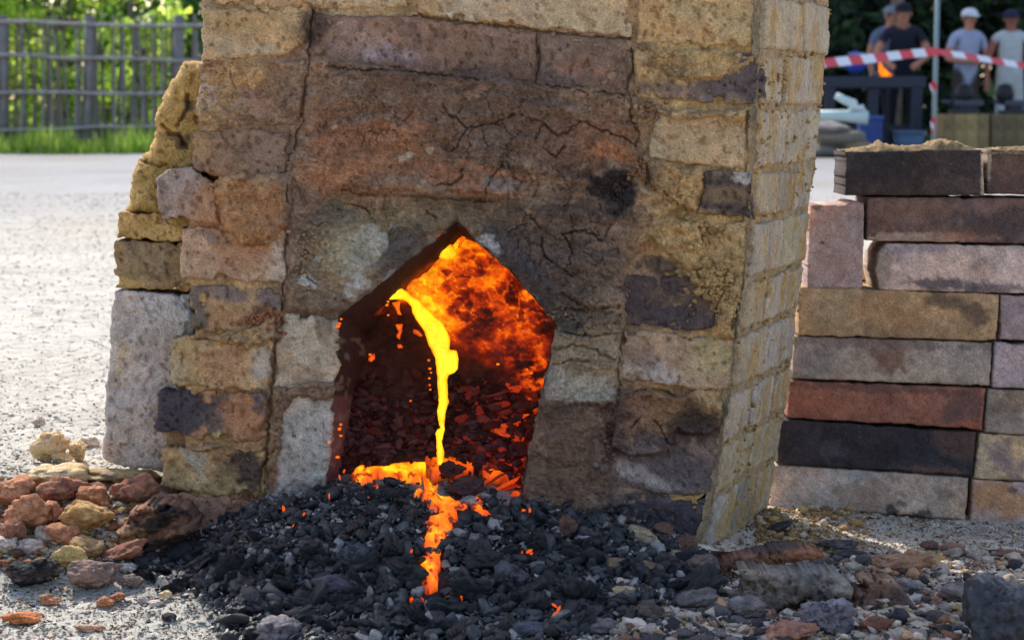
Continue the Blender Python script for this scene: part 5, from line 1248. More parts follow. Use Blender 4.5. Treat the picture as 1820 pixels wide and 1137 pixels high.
# pale planks lying behind the wall
def box(bm, c, s, rotz=0, roty=0, rotx=0):
    m = Matrix.Translation(c) @ Matrix.Rotation(rotz, 4, 'Z') @ Matrix.Rotation(roty, 4, 'Y') @ Matrix.Rotation(rotx, 4, 'X') @ Matrix.Diagonal((*s, 1))
    bmesh.ops.create_cube(bm, size=1, matrix=m)
def from_bm(name, bm, mat, color, parent=None, bev=0.0, smooth_=False, glow=None):
    if bev:
        bmesh.ops.bevel(bm, geom=list(bm.edges), offset=bev, segments=2, affect='EDGES', profile=.6)
    me = bpy.data.meshes.new(name); bm.to_mesh(me); bm.free()
    n = len(me.vertices)
    a = me.color_attributes.new('Col', 'FLOAT_COLOR', 'POINT'); a.data.foreach_set('color', np.tile(np.array([*lin(color), 1.0], np.float32), (n, 1)).ravel())
    if glow is not None:
        a = me.color_attributes.new('Glow', 'FLOAT_COLOR', 'POINT'); a.data.foreach_set('color', np.tile(np.array([*glow, 1.0], np.float32), (n, 1)).ravel())
    if smooth_:
        me.polygons.foreach_set('use_smooth', np.ones(len(me.polygons), bool))
    return put(name, me, mat, parent)
c = P(1500, 480, 3.72)
bm = bmesh.new(); box(bm, Vector(c), (.42, .10, .024), roty=0)
tag(from_bm('plank', bm, M_WOOD, (196, 160, 104), bev=.001), 'upper pale plank lying behind the brick wall, seen through its gap', 'plank')
bm = bmesh.new(); box(bm, Vector(c) + Vector((0, .004, -.026)), (.44, .12, .022))
tag(from_bm('plank', bm, M_WOOD, (206, 172, 112), bev=.001), 'lower pale plank under the other behind the brick wall', 'plank')
for k_, xx in enumerate((1392, 1640)):
    cc_ = P(xx, 480, 3.74); gz = float(terr(cc_[0], 3.74)) ; zt = cc_[2] - .04
    bm = bmesh.new(); box(bm, Vector((cc_[0], 3.74, (gz + zt) / 2 - .01)), (.05, .09, zt - gz + .02))
    tag(from_bm('timber_block', bm, M_WOOD, (196, 164, 110), bev=.001), ['pale timber block between the furnace and the wall, holding up the planks', 'pale timber block hidden behind the wall, holding up the planks'][k_], 'timber')

# ------------------------------------------------------------------ background: wattle fence
def tube(bm, pts, radii, ns=7):
    rings = []
    pts = [Vector(p_) for p_ in pts]
    for i, p_ in enumerate(pts):
        d = (pts[min(i + 1, len(pts) - 1)] - pts[max(i - 1, 0)]).normalized()
        a = Vector((0, 1, 0)) if abs(d.y) < .9 else Vector((1, 0, 0))
        u = d.cross(a).normalized(); w = d.cross(u).normalized(); r = radii[i] if hasattr(radii, '__len__') else radii
        rings.append([bm.verts.new(p_ + u * r * math.cos(2 * math.pi * k / ns) + w * r * math.sin(2 * math.pi * k / ns)) for k in range(ns)])
    for A_, B_ in zip(rings[:-1], rings[1:]):
        for k in range(ns):
            bm.faces.new((A_[k], A_[(k + 1) % ns], B_[(k + 1) % ns], B_[k]))
    bm.faces.new(rings[0][::-1]); bm.faces.new(rings[-1])
    return rings
YF = 28.6
FENCE = thing('wattle_fence', (-5.2, YF, .1), 'grey wooden fence of thin upright sticks tied to four rails, far behind on the left', 'fence')
rf = random.Random(4)
fx = lambda px: (px - CX) * YF / FPX
zf = lambda py: CAMH - (py - HORIZ) * YF / FPX * 1.0
for px in (-175, 8, 158, 318, 470):
    bm = bmesh.new(); b0 = rf.uniform(-.05, .05)
    tube(bm, [(fx(px) - .03, YF, .05), (fx(px) + .02, YF + .02, .9), (fx(px) + b0 + .06, YF, zf(30 if px > 0 else 25))], [.075, .07, .065], 8)
    from_bm('fence_post', bm, M_WOOD, (126, 120, 118), FENCE, smooth_=True)
for k, (ya, yb) in enumerate(((40, 50), (100, 110), (166, 168), (232, 222))):
    bm = bmesh.new(); n = 14
    tube(bm, [(fx(-230 + 760 * i / (n - 1)), YF - .09, zf(ya + (yb - ya) * min(max((-230 + 760 * i / (n - 1)) / 360, -.4), 1.4)) + rf.uniform(-.015, .015)) for i in range(n)], .025, 7)
    from_bm('fence_rail', bm, M_WOOD, (150, 142, 136), FENCE, smooth_=True)
px = -225; i = 0
while px < 520:
    bm = bmesh.new(); top = zf(rf.uniform(26, 50)); ln = rf.uniform(-.10, .10); x0 = fx(px)
    tube(bm, [(x0, YF - .03 + rf.uniform(-.03, .03), .04), (x0 + ln * .5 + rf.uniform(-.03, .03), YF - .03, top * .5), (x0 + ln, YF - .03, top)], [.024, .020, .013], 5)
    from_bm('fence_stick', bm, M_WOOD, rf.choice([(112, 104, 98), (92, 84, 80), (134, 126, 120), (116, 100, 84)]), FENCE)
    px += rf.uniform(5.0, 9.5); i += 1

# ------------------------------------------------------------------ trees and bushes
def leaf_mesh(name, centres, radii, n, size, cols, r, mat, parent, droop=0.0):
    k = r.integers(0, len(centres), n); C_ = np.array(centres)[k]; R_ = np.array(radii)[k]
    d = r.normal(size=(n, 3)); d /= np.linalg.norm(d, axis=1)[:, None]
    rad = r.uniform(.35, 1.0, n) ** .6
    p_ = C_ + d * rad[:, None] * R_
    kk = fbm(p_[:, 0] * 1.3, p_[:, 1] * 1.3, p_[:, 2] * 1.6, 3, 88) > -.22
    p_ = p_[kk]; n = len(p_); p_[:, 2] = np.maximum(p_[:, 2], .12)
    R = rotmats(n, r); s = r.uniform(.6, 1.3, n) * size
    q = np.array([[-.5, -.28, 0], [.5, -.28, 0.06], [.62, .0, -.04], [.5, .28, .06], [-.5, .28, 0]]) * 1.0
    V = np.einsum('nij,vj->nvi', R, q[:4]) * s[:, None, None] + p_[:, None]
    F = np.arange(n * 4).reshape(n, 4)
    cs = np.array([lin(c) for c in cols]); c = cs[r.integers(0, len(cols), n)] * r.uniform(.6, 1.35, (n, 1))
    me = mesh_np(name, V.reshape(-1, 3), F, np.repeat(c, 4, 0), smooth_=False)
    return put(name, me, mat, parent)
def tree(x, y, h, cr, n, cols, label, cat, seed, mat=M_LEAF, size=.12, low=.1, trunk=(96, 84, 74), name='tree', group=None, tr=.14, nb=16):
    r = np.random.default_rng(seed)
    g = float(terr(x, y)); T_ = thing(name, (x, y, g), label, cat, group)
    cen, rad = [], []
    for i in range(nb):
        t = (i + .5) / nb; z = g + h * (low + (1 - low) * t) + r.normal(0, .15); w = cr * (1 - .55 * t) * r.uniform(.5, 1)
        a = r.uniform(0, 6.28); cen.append((x + math.cos(a) * w * .7, y + math.sin(a) * w * .7, z)); rad.append(np.array([1, 1, .75]) * r.uniform(.45, .8) * cr * .62)
    leaf_mesh('crown', cen, rad, n, size, cols, r, mat, T_)
    bm = bmesh.new()
    tube(bm, [(x, y, g - .05), (x + .06, y, g + h * .35), (x - .04, y + .05, g + h * .7), (x, y, g + h * .92)], [tr, tr * .75, tr * .45, tr * .15], 8)
    for c in cen[::2]:
        z0 = g + (c[2] - g) * .6
        tube(bm, [(x, y, z0), ((x + c[0]) / 2, (y + c[1]) / 2, (z0 + c[2]) / 2 + .1), c], [tr * .4, tr * .25, tr * .08], 5)
    from_bm('trunk', bm, M_WOOD, trunk, T_, smooth_=True)
    return T_
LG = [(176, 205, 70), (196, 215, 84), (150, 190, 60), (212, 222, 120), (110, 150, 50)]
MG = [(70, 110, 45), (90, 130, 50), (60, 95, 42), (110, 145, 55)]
LB = ['bright yellow-green bush behind the fence at the left edge', 'bright green bush behind the second fence post', 'dense green tree just left of the furnace top', 'light green bush low behind the third fence post', 'tall light green tree over the fence at the far left', 'mid green tree filling the gap behind the middle of the fence']
for i, (px, Y, h, cr, n, cl) in enumerate([(-20, 30.8, 2.7, 1.4, 3600, LG), (110, 31.0, 2.5, 1.3, 3400, LG), (330, 35.5, 4.4, 1.9, 7000, MG), (240, 30.6, 2.1, 1.2, 2800, LG), (40, 36.5, 5.0, 2.4, 7000, LG + MG), (190, 37.4, 5.0, 2.4, 7000, MG + LG[:2])]):
    tree((px - CX) * Y / FPX, Y, h, cr, n, cl, LB[i], 'tree' if h > 4 else 'bush', 20 + i, name='tree' if h > 4 else 'bush', size=.13, low=.02)
LD = ['shade-darkened tree close beside the furnace flank', 'dark tree behind the person bent over the fire', 'dark tree behind the thin grey pole', 'dark tree behind the person in the pale cap', 'dark tree at the right edge of the picture']
DG = [(44, 62, 40), (34, 50, 34), (56, 76, 44), (30, 42, 32)]  # greens darkened to stand for the shade of the wood
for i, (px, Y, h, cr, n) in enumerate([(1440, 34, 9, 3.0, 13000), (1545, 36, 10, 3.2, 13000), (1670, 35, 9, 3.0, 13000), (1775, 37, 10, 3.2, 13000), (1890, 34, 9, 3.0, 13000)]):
    tree((px - CX) * Y / FPX, Y, h, cr, n, DG + ([(84, 104, 56)] if i in (2, 3) else []), LD[i], 'tree', 40 + i, mat=M_SHADELEAF, size=.22, low=.02, nb=22, tr=.2)
for i, px in enumerate((1090, 1210, 1330)):  # unseen trees continuing the wood, added to shade the people
    tree((px - CX) * 35 / FPX, 35.0, 10, 3.0, 12000, DG, ['dark tree hidden behind the furnace, left of three', 'dark tree hidden behind the furnace, middle of three', 'dark tree hidden behind the furnace, right of three'][i], 'tree', 70 + i, mat=M_SHADELEAF, size=.24, low=.02, nb=22, tr=.2)
tree((1585 - CX) * 31.5 / FPX, 31.5, 9, 1.6, 500, DG, 'slim pale-trunked tree behind the person bent over the fire', 'tree', 51, mat=M_SHADELEAF, size=.2, low=.6, tr=.11, trunk=(120, 104, 96), nb=10)
# far wood closing the view
rw = np.random.default_rng(90)
cen = [(x_, 52 + rw.uniform(-3, 4), rw.uniform(.5, 9)) for x_ in np.linspace(-26, 30, 90)] + [(x_, 50 + rw.uniform(-2, 3), rw.uniform(.3, 3)) for x_ in np.linspace(-26, 30, 70)]
o = leaf_mesh('far_wood', cen, [np.array([1.9, 1.2, 1.9])] * len(cen), 46000, .34, DG + [(60, 90, 44)], rw, M_SHADELEAF, None)
tag(o, 'dark wood closing the view far behind the yard', 'wood', kind='stuff')
# grass verge
n = 30000
Yv = rw.uniform(26.8, 30.4, n); Xv = rw.uniform(-.25, -.05, n) * Yv
edge = Yv > 27.6 + .5 * fbm(Xv, Yv, None, 2, 4)
Xv, Yv = Xv[edge], Yv[edge]; n = len(Xv); zv = terr(Xv, Yv); hv = rw.uniform(.06, .34, n) * (1 + .5 * fbm(Xv * 2, Yv * 2, None, 2, 5)); wv = rw.uniform(.006, .014, n); lx = rw.normal(0, .05, n); a = rw.uniform(0, 3.14, n)
V = np.stack([np.stack([Xv - wv * np.cos(a), Yv - wv * np.sin(a), zv], -1), np.stack([Xv + wv * np.cos(a), Yv + wv * np.sin(a), zv], -1), np.stack([Xv + lx, Yv + lx * .5, zv + hv], -1)], 1)
gc_ = np.array([lin(c) for c in [(180, 205, 80), (150, 185, 66), (200, 212, 120), (120, 155, 60)]])[rw.integers(0, 4, n)]
tag(put('grass', mesh_np('grass', V.reshape(-1, 3), np.arange(n * 3).reshape(n, 3), np.repeat(gc_, 3, 0), smooth_=False), M_GRASS), 'sunlit green grass along the foot of the fence', 'grass', kind='stuff')

# ------------------------------------------------------------------ barrier tape and its pole
YP = 21.0
def at(px, py, Y): return Vector([float(v) for v in P(px, py, Y)])
bm = bmesh.new(); b_ = at(1660, 300, YP); gz = float(terr(b_.x, YP))
tube(bm, [(at(1658, 300, YP).x, YP, gz - .02), at(1662, 160, YP), at(1668, -60, YP)], [.022, .021, .02], 10)
tag(from_bm('marker_pole', bm, M_PAINT, (120, 138, 140), smooth_=True), 'thin grey-green metal pole holding the red and white tape', 'pole')
TP = thing('barrier_tape', tuple(at(1668, 95, YP)), 'red and white striped barrier tape sagging from the thin pole to both sides', 'barrier tape')
def tape(pts, w, n, seed, twist=.25):
    pts = np.array(pts, float); seg = np.concatenate([[0], np.cumsum(np.hypot(*np.diff(pts[:, :2], axis=0).T))])
    sub = 8
    for k in range(n):
        bmx = bmesh.new()
        t = np.linspace(seg[-1] * k / n, seg[-1] * (k + 1) / n, sub + 1)
        X = np.interp(t, seg, pts[:, 0]); Yp = np.interp(t, seg, pts[:, 1]); Dp = np.interp(t, seg, pts[:, 2])
        vs = []
        for x_, y_, d_, tt in zip(X, Yp, Dp, t):
            c_ = at(x_, y_, d_); a_ = twist * math.sin(tt * .013 + seed)
            up = Vector((.12, math.sin(a_), math.cos(a_))) * w / 2
            lean = Vector((w * .35, 0, 0)) * 0
            vs.append((bmx.verts.new(c_ + up + Vector((-w * .3, 0, 0))), bmx.verts.new(c_ - up + Vector((w * .3, 0, 0)))))
        for (a1, a2), (b1, b2) in zip(vs[:-1], vs[1:]):
            bmx.faces.new((a1, a2, b2, b1))
        from_bm('red_stripe' if k % 2 == 0 else 'white_stripe', bmx, M_PAINT, (200, 40, 54) if k % 2 == 0 else (214, 212, 218), TP)
tape([(1330, 128, 17.5), (1400, 122, 18.2), (1462, 113, 19.0), (1540, 105, 19.7), (1610, 97, 20.4), (1668, 91, 20.95)], .072, 15, .3)
tape([(1669, 93, 20.95), (1720, 100, 21.4), (1770, 109, 21.9), (1820, 117, 22.4), (1900, 130, 23)], .062, 10, 1.2)
tape([(1664, 150, 20.93), (1655, 155, 20.9), (1657, 164, 20.9), (1662, 172, 20.92)], .06, 3, 2.0)
tape([(1662, 210, 20.93), (1656, 222, 20.9), (1658, 240, 20.9)], .045, 3, 2.6)
for o in TP.children: pass

# ------------------------------------------------------------------ workbenches and gear far behind
YB = 27.5; kB = YB / FPX
def gbox(parent, name, px0, px1, py0, py1, Y, dY, col, mat=M_PAINT, bev=.01):
    a, b = at(px0, py0, Y), at(px1, py1, Y)
    bm = bmesh.new(); box(bm, Vector(((a.x + b.x) / 2, Y + dY / 2, (a.z + b.z) / 2)), (abs(b.x - a.x), dY, abs(a.z - b.z)))
    return from_bm(name, bm, mat, col, parent, bev=bev)
BEN = thing('forge_table', (at(1555, 200, YB).x, YB + .3, .1), 'dark blue-grey steel forge table with a small fire on it', 'table')
gbox(BEN, 'table_top', 1462, 1646, 136, 156, YB, .75, (46, 49, 62))
for px, dy in ((1475, 0), (1475, .68), (1630, 0), (1630, .68), (1552, .05)):
    zz = gbox(BEN, 'leg', px - 9, px + 9, 156, 268, YB + dy, .07, (42, 45, 58))
gbox(BEN, 'cross_rail', 1475, 1630, 222, 232, YB + .34, .05, (44, 48, 62))
bm = bmesh.new()
for k in range(14):
    a_ = rf.uniform(0, 6.28); q = at(1570, 134, YB + .3); q.x += .16 * math.cos(a_) * rf.uniform(.2, 1); q.y += .12 * math.sin(a_)
    bmesh.ops.create_icosphere(bm, subdivisions=1, radius=rf.uniform(.03, .055), matrix=Matrix.Translation(q))
tag(from_bm('coal_pile', bm, M_COAL, (40, 40, 44)), 'small heap of coals on the forge table under the flame', 'coal', kind='stuff')
fl = thing('flame', tuple(at(1570, 136, YB + .25)), 'small orange flame burning on the forge table', 'flame')
for (fx_, h_, w_, t_) in ((1566, 30, 6, .86), (1573, 16, 6, .92), (1579, 10, 5, .80)):
    bm = bmesh.new(); c0 = at(fx_, 137, YB + .2)
    tube(bm, [c0, c0 + Vector((.01, 0, h_ * kB * .3)), c0 + Vector((-.01, 0, h_ * kB * .7)), c0 + Vector((-.025, 0, h_ * kB))], [w_ * kB * .7, w_ * kB, w_ * kB * .5, .004], 8)
    from_bm('tongue', bm, M_FLAME, (60, 30, 10), fl, smooth_=True, glow=tuple(ramp(np.array([t_]))[0] * 1.1))
# pale vise / hand pump on a low box, blue crate, grey sacks
BX = thing('pale_vise', tuple(at(1500, 215, 25.0)), 'pale grey metal vise with a bent handle beside the furnace flank', 'vise')
bm = bmesh.new(); tube(bm, [at(1486, 170, 25), at(1500, 178, 25), at(1516, 184, 25), at(1518, 196, 25)], [.035, .04, .05, .06], 10); from_bm('handle', bm, M_PAINT, (190, 206, 204), BX, smooth_=True)
bm = bmesh.new(); tube(bm, [at(1440, 205, 25), at(1500, 206, 25), at(1542, 210, 25)], [.05, .06, .07], 12); from_bm('barrel', bm, M_PAINT, (180, 198, 194), BX, smooth_=True)
bm = bmesh.new(); tube(bm, [at(1516, 215, 25.05), at(1517, 192, 25.05)], [.08, .05], 12); from_bm('body', bm, M_PAINT, (170, 186, 190), BX, smooth_=True)
bm = bmesh.new(); tube(bm, [at(1520, 196, 25), at(1532, 192, 25), at(1538, 200, 25)], [.03, .035, .02], 8); from_bm('lever', bm, M_PAINT, (190, 200, 204), BX, smooth_=True)
ST = thing('grey_sack_stack', (at(1490, 240, 25.1).x, 25.3, .1), 'grey-brown stack of sacks under the pale vise', 'sacks')
for k, (px, py, w_, h_, c_) in enumerate(((1475, 228, 60, 22, (126, 120, 118)), (1500, 246, 90, 26, (120, 112, 100)), (1470, 268, 90, 26, (104, 98, 92)), (1520, 262, 50, 22, (134, 118, 92)))):
    V_, F_ = lump(3, 40 + k, 3, .12, .8); c0 = at(px, py, 25.4); V_ = V_ * np.array([w_ / 2 * 25.4 / FPX, .22, h_ / 2 * 25.4 / FPX]) * 1.05 + np.array(c0)
    put('sack', mesh_np('sack', V_, F_, lin(c_)), M_CLOTH, ST)
CRT = thing('blue_crate', (at(1555, 235, 26.2).x, 26.3, .1), 'blue plastic crate standing behind the grey sacks', 'crate')
gbox(CRT, 'crate_body', 1530, 1568, 212, 262, 26.2, .3, (44, 66, 122)); gbox(CRT, 'crate_rim', 1527, 1571, 206, 212, 26.18, .34, (56, 82, 146))
TUB = thing('blue_tub', (at(1618, 250, 26.0).x, 26.2, .1), 'grey-blue tub on the ground below the forge table', 'tub')
bm = bmesh.new(); tube(bm, [(at(1618, 250, 26.2).x, 26.3, .1), (at(1618, 250, 26.2).x, 26.3, at(0, 236, 26.2).z)], [.14, .18], 16); from_bm('tub_body', bm, M_PAINT, (70, 90, 116), TUB, smooth_=True)
bm = bmesh.new(); c0 = (at(1618, 250, 26.2).x, 26.3, at(0, 236, 26.2).z); tube(bm, [c0, (c0[0], c0[1], c0[2] + .02)], [.195, .195], 16); from_bm('tub_rim', bm, M_PAINT, (84, 104, 128), TUB, smooth_=True)
BG = thing('blue_bag', tuple(at(1512, 115, 28.9)), 'bright blue bag lying at the back of the forge table', 'bag')
V_, F_ = lump(3, 61, 4, .15, .8); c0 = at(1520, 113, 28.4); put('bag_body', mesh_np('bag_body', V_ * np.array([.12, .1, .12]) + np.array(c0), F_, lin((48, 66, 150))), M_CLOTH, BG)
bm = bmesh.new(); box(bm, c0 + Vector((.01, -.02, .11)), (.18, .12, .02)); from_bm('bag_flap', bm, M_CLOTH, (150, 160, 196), BG, bev=.006)
# stumps with anvils
YS_ = 26.5
SLB = ['tan wooden stump block under the left anvil', 'darker wooden stump block under the right anvil']
for k, (p0, p1, c_) in enumerate(((1676, 1758, (146, 124, 84)), (1762, 1850, (120, 104, 76)))):
    s_t = thing('wooden_block', (at((p0 + p1) / 2, 240, YS_).x, YS_ + .25, .1), SLB[k], 'wooden block')
    for j in range(4):
        kf = rf.uniform(.82, 1.08)
        gbox(s_t, 'plank', p0 + (p1 - p0) * j / 4 + .6, p0 + (p1 - p0) * (j + 1) / 4 - .6, 203, 272, YS_ + rf.uniform(0, .01), .5, tuple(int(v * kf) for v in c_), M_WOOD, .008)
    an = thing('anvil', tuple(at((p0 + p1) / 2, 203, YS_ + .2)), ['dark anvil with a pale worn face on the tan wooden block', 'dark anvil on the darker wooden block at the right edge'][k], 'anvil')
    m_ = (p0 + p1) / 2
    gbox(an, 'base', m_ - 26, m_ + 26, 196, 203, YS_ + .12, .22, (50, 50, 58), bev=.01)
    gbox(an, 'waist', m_ - 13, m_ + 13, 188, 196, YS_ + .15, .15, (46, 46, 54), bev=.01)
    gbox(an, 'face', m_ - 20, m_ + 32, 178, 188, YS_ + .14, .16, (70, 70, 82), bev=.012)
    bm = bmesh.new(); tube(bm, [at(m_ - 18, 183, YS_ + .22), at(m_ - 34, 182, YS_ + .22), at(m_ - 46, 180, YS_ + .22)], [.03, .024, .004], 10); from_bm('horn', bm, M_PAINT, (60, 60, 70), an, smooth_=True)
for k, px in enumerate((1713, 1786)):
    kt = thing('iron_pot', tuple(at(px, 180, YS_ - .2)), ['round black iron pot on the anvil before the person in the pale cap', 'round black iron pot on the anvil before the person in the white vest'][k], 'pot')
    bm = bmesh.new(); c0 = at(px, 166, YS_ + .22)
    prof = [(-.10, .05), (-.08, .085), (-.03, .105), (.03, .10), (.07, .08), (.085, .085)]
    tube(bm, [c0 + Vector((0, 0, z_)) for z_, _ in prof], [r2 for _, r2 in prof], 18); from_bm('pot_body', bm, M_PAINT, (34, 32, 36), kt, smooth_=True)
    bm = bmesh.new(); tube(bm, [c0 + Vector((0, 0, .086)), c0 + Vector((0, 0, .10)), c0 + Vector((0, 0, .115))], [.088, .05, .012], 16); from_bm('lid', bm, M_PAINT, (44, 42, 46), kt, smooth_=True)

# ------------------------------------------------------------------ people far behind (adults, blurred by distance)
def person(px, Y, label, height, shirt, trousers, skin, cap, lean=0.0, arms='down', sleeve='short', hair=(70, 60, 54), seed=0, peak=-1, turn=0.0, apron=None):
    g = float(terr((px - CX) * Y / FPX, Y)); x0 = (px - CX) * Y / FPX
    R = thing('person', (x0, Y, g), label, 'person')
    H_ = height; s = H_ / 1.75
    hip = Vector((0, 0, .93 * s)); fw = Vector((0, -1, 0))
    def tor(z, f=1.0): # a point up the leaning spine
        return Vector((0, -math.sin(lean) * (z - .93) * s * f, .93 * s + math.cos(lean) * (z - .93) * s))
    J = {'pel': hip, 'wai': tor(1.10), 'che': tor(1.30), 'nb': tor(1.46), 'nk': tor(1.52) + fw * .02 * s}
    for sg, n_ in ((-1, 'l'), (1, 'r')):
        J['hp' + n_] = Vector((sg * .10 * s, 0, .90 * s)); J['kn' + n_] = Vector((sg * .12 * s, -.02, .50 * s)); J['an' + n_] = Vector((sg * .13 * s, .02, .09 * s)); J['to' + n_] = Vector((sg * .15 * s, -.16 * s, .04 * s))
        sh = tor(1.43) + Vector((sg * .19 * s, 0, 0)); J['sh' + n_] = sh
        if arms == 'down':
            J['el' + n_] = sh + Vector((sg * .09, .02, -.29)) * s; J['wr' + n_] = sh + Vector((sg * .10, -.08, -.53)) * s
        elif arms == 'work':
            J['el' + n_] = sh + Vector((sg * .12, -.10, -.26)) * s; J['wr' + n_] = sh + Vector((-sg * .02, -.30, -.36)) * s
        else:
            J['el' + n_] = sh + Vector((sg * .10, .0, -.28)) * s; J['wr' + n_] = sh + Vector((-sg * .12, -.18, -.30)) * s
    E = [('pel', 'wai'), ('wai', 'che'), ('che', 'nb'), ('nb', 'nk')]
    for n_ in 'lr':
        E += [('pel', 'hp' + n_), ('hp' + n_, 'kn' + n_), ('kn' + n_, 'an' + n_), ('an' + n_, 'to' + n_), ('nb', 'sh' + n_), ('sh' + n_, 'el' + n_), ('el' + n_, 'wr' + n_)]
    hc = tor(1.52) + Vector((0, -.03 - .10 * lean, .13)) * s
    J['hd0'] = hc + Vector((0, 0, -.05)) * s; J['hd'] = hc; J['hd1'] = hc + Vector((0, .01, .05)) * s
    E += [('nk', 'hd0'), ('hd0', 'hd'), ('hd', 'hd1')]
    RAD = {'pel': .135, 'wai': .13, 'che': .155, 'nb': .10, 'nk': .055, 'hd0': .07, 'hd': .088, 'hd1': .085, 'hpl': .095, 'hpr': .095, 'knl': .06, 'knr': .06, 'anl': .045, 'anr': .045, 'tol': .035, 'tor': .035,
           'shl': .065, 'shr': .065, 'ell': .043, 'elr': .043, 'wrl': .03, 'wrr': .03}
    # palm and fingers
    for sg, n_ in ((-1, 'l'), (1, 'r')):
        w_ = J['wr' + n_]; d_ = (w_ - J['el' + n_]).normalized(); side = d_.cross(Vector((0, 1, 0))).normalized() if abs(d_.y) < .9 else Vector((1, 0, 0))
        pm = w_ + d_ * .07 * s; J['pm' + n_] = pm; RAD['pm' + n_] = .032; E.append(('wr' + n_, 'pm' + n_))
        for f_ in range(5):
            if f_ == 4:
                a_ = w_ + d_ * .03 * s + side * .035 * s * sg; b_2 = a_ + (d_ * .6 + side * sg * .8).normalized() * .045 * s
            else:
                a_ = pm + side * (f_ - 1.5) * .018 * s + d_ * .02 * s; b_2 = a_ + (d_ + Vector((0, -.35, -.2))).normalized() * (.062 + .012 * (f_ in (1, 2))) * s
            J[f'f{n_}{f_}a'] = a_; J[f'f{n_}{f_}b'] = b_2; RAD[f'f{n_}{f_}a'] = .0095; RAD[f'f{n_}{f_}b'] = .0075
            E += [('pm' + n_ if f_ < 4 else 'wr' + n_, f'f{n_}{f_}a'), (f'f{n_}{f_}a', f'f{n_}{f_}b')]
    ks = list(J); ix = {k_: i_ for i_, k_ in enumerate(ks)}
    me = bpy.data.meshes.new('body'); me.from_pydata([J[k_] for k_ in ks], [(ix[a_], ix[b_2]) for a_, b_2 in E], [])
    o = bpy.data.objects.new('body', me); COL.objects.link(o); o.parent = R
    md = o.modifiers.new('s', 'SKIN'); md.use_smooth_shade = True
    for k_, i_ in ix.items():
        r_3 = RAD[k_] * s; sv = me.skin_vertices[0].data[i_]
        sv.radius = (r_3 * (1.25 if k_ in ('che', 'pel', 'wai') else 1), r_3 * (.85 if k_ in ('che', 'pel', 'wai') else 1)); sv.use_root = (k_ == 'pel')
    o.modifiers.new('u', 'SUBSURF').levels = 1
    dg = bpy.context.evaluated_depsgraph_get(); ev = bpy.data.meshes.new_from_object(o.evaluated_get(dg)); o.modifiers.clear(); o.data = ev; ev.name = 'body'
    n = len(ev.vertices); co = np.empty(n * 3, np.float32); ev.vertices.foreach_get('co', co); co = co.reshape(-1, 3)
    P3 = np.array([J[k_][:] for k_ in ks])
    def seg_d(a_, b_2):
        A_, B_ = np.array(J[a_]), np.array(J[b_2]); e_ = B_ - A_; t_ = np.clip(((co - A_) @ e_) / (e_ @ e_ + 1e-9), 0, 1)
        return np.linalg.norm(co - A_ - t_[:, None] * e_, axis=1) - .3 * (RAD[a_] + RAD[b_2]) * s, t_
    ds, ts, nm = [], [], []
    for a_, b_2 in E:
        d_, t_ = seg_d(a_, b_2); ds.append(d_); ts.append(t_); nm.append((a_, b_2))
    bi = np.argmin(np.array(ds), 0); col = np.zeros((n, 3))
    for q_, (a_, b_2) in enumerate(nm):
        m_ = bi == q_; t_ = ts[q_][m_]
        if a_[:2] in ('hp', 'kn') or b_2[:2] == 'hp': c_ = np.tile(lin(trousers), (m_.sum(), 1))
        elif a_[:2] == 'an': c_ = np.tile(lin((40, 36, 36)), (m_.sum(), 1))
        elif a_[:2] == 'sh': c_ = np.where(((t_ < .55) if sleeve == 'short' else (t_ < (.0 if sleeve == 'none' else 2)))[:, None], lin(shirt), lin(skin))
        elif a_[:2] in ('el',): c_ = np.tile(lin(shirt if sleeve == 'long' else skin), (m_.sum(), 1))
        elif a_[:2] in ('wr', 'pm', 'nk', 'hd') or a_[0] == 'f': c_ = np.tile(lin(skin), (m_.sum(), 1))
        elif b_2 == 'nk': c_ = np.where((t_ < .4)[:, None], lin(shirt), lin(skin))
        else: c_ = np.tile(lin(shirt), (m_.sum(), 1))
        col[m_] = c_
    a_ = ev.color_attributes.new('Col', 'FLOAT_COLOR', 'POINT'); a_.data.foreach_set('color', np.concatenate([col, np.ones((n, 1))], 1).astype(np.float32).ravel())
    ev.materials.clear(); ev.materials.append(M_CLOTH)
    # face: nose, eyes, mouth, ears; hair and cap
    def ball(name, c_, r3, colr, mat=M_CLOTH, cutz=None):
        bm = bmesh.new(); bmesh.ops.create_uvsphere(bm, u_segments=16, v_segments=10, radius=1, matrix=Matrix.Translation(c_) @ Matrix.Diagonal((*[q_ * s for q_ in r3], 1)))
        if cutz is not None:
            bmesh.ops.delete(bm, geom=[v for v in bm.verts if v.co.z < cutz], context='VERTS')
        me_ = bpy.data.meshes.new(name); bm.to_mesh(me_); bm.free()
        a2 = me_.color_attributes.new('Col', 'FLOAT_COLOR', 'POINT'); a2.data.foreach_set('color', np.tile(np.array([*lin(colr), 1], np.float32), (len(me_.vertices), 1)).ravel())
        me_.polygons.foreach_set('use_smooth', np.ones(len(me_.polygons), bool)); me_.materials.append(mat)
        ob = bpy.data.objects.new(name, me_); COL.objects.link(ob); ob.parent = R; return ob
    fz = hc + Vector((0, -.085, .0)) * s
    ball('nose', fz + Vector((0, -.012, -.005)) * s, (.013, .018, .022), skin)
    for sg in (-1, 1):
        ball('eye', fz + Vector((sg * .032, .002, .02)) * s, (.012, .01, .008), (40, 34, 32)); ball('ear', hc + Vector((sg * .088, .005, 0)) * s, (.012, .022, .03), skin)
    ball('mouth', fz + Vector((0, .006, -.04)) * s, (.024, .01, .006), (130, 70, 62))
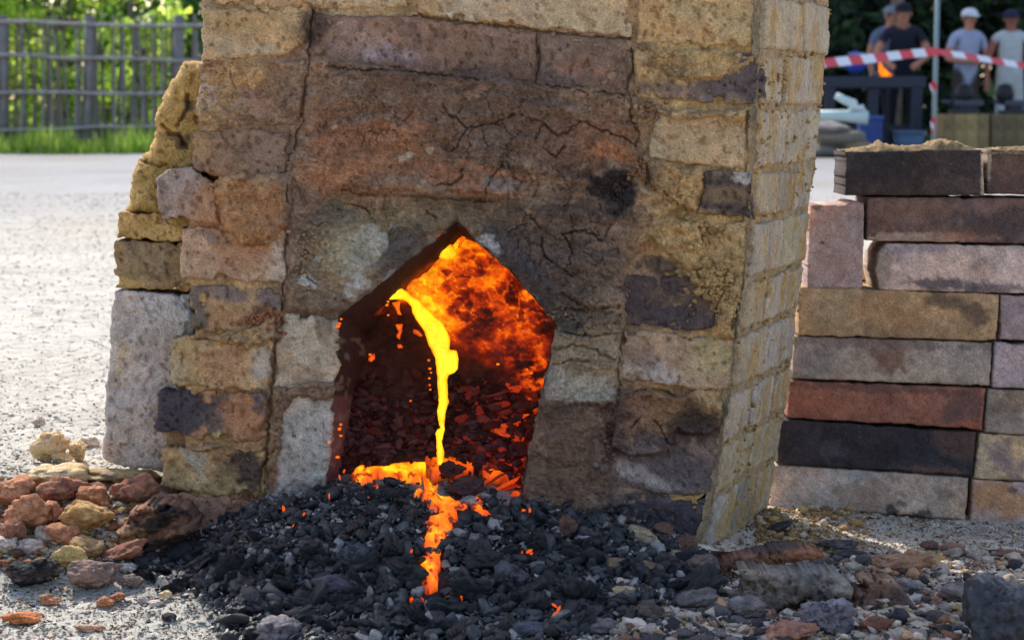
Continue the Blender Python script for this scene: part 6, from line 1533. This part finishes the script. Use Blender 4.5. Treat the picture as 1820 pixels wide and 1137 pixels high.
    ball('hair', hc + Vector((0, .022, .03)) * s, (.094, .088, .095), hair, cutz=hc.z - .03)
    ball('cap', hc + Vector((0, .004, .055)) * s, (.103, .112, .078), cap, cutz=hc.z + .03 * s)
    bm = bmesh.new(); rr = [bm.verts.new(hc + Vector((math.sin(a5) * .085, peak * (.085 + .085 * math.cos(a5)), .05 - .02 * math.cos(a5))) * s) for a5 in np.linspace(-1.4, 1.4, 9)]
    r2 = [bm.verts.new(v.co + Vector((0, 0, -.01))) for v in rr]
    bm.faces.new(rr); bm.faces.new(r2[::-1])
    for i_ in range(len(rr)):
        j_ = (i_ + 1) % len(rr); bm.faces.new((rr[i_], rr[j_], r2[j_], r2[i_]))
    bmesh.ops.recalc_face_normals(bm, faces=bm.faces)
    me_ = bpy.data.meshes.new('cap_peak'); bm.to_mesh(me_); bm.free()
    a2 = me_.color_attributes.new('Col', 'FLOAT_COLOR', 'POINT'); a2.data.foreach_set('color', np.tile(np.array([*lin(cap), 1], np.float32), (len(me_.vertices), 1)).ravel()); me_.materials.append(M_CLOTH)
    ob = bpy.data.objects.new('cap_peak', me_); COL.objects.link(ob); ob.parent = R
    R.rotation_euler = (0, 0, turn)
    return R
SKIN = (176, 122, 100)
person(1560, 29.6, 'person in a grey-blue shirt and grey cap standing behind the one at the fire', 1.78, (96, 102, 122), (50, 54, 66), SKIN, (112, 116, 126), lean=.25, arms='down', sleeve='short', turn=.6)
person(1600, 28.7, 'person in a black shirt and black cap bent over the fire on the forge table', 1.80, (34, 36, 48), (36, 38, 48), SKIN, (28, 30, 40), lean=.38, arms='work', turn=-.15)
person(1711, 28.2, 'person in a pale shirt, dark vest and light grey cap with hands together', 1.68, (150, 156, 178), (66, 56, 56), SKIN, (196, 198, 204), lean=.10, arms='front', sleeve='short', turn=.3)
person(1790, 28.2, 'person in a white sleeveless jersey and dark cap with arms hanging down', 1.67, (176, 178, 176), (172, 174, 170), (150, 96, 80), (40, 42, 62), lean=.06, arms='down', sleeve='none', turn=-.1)

bpy.context.view_layer.update()
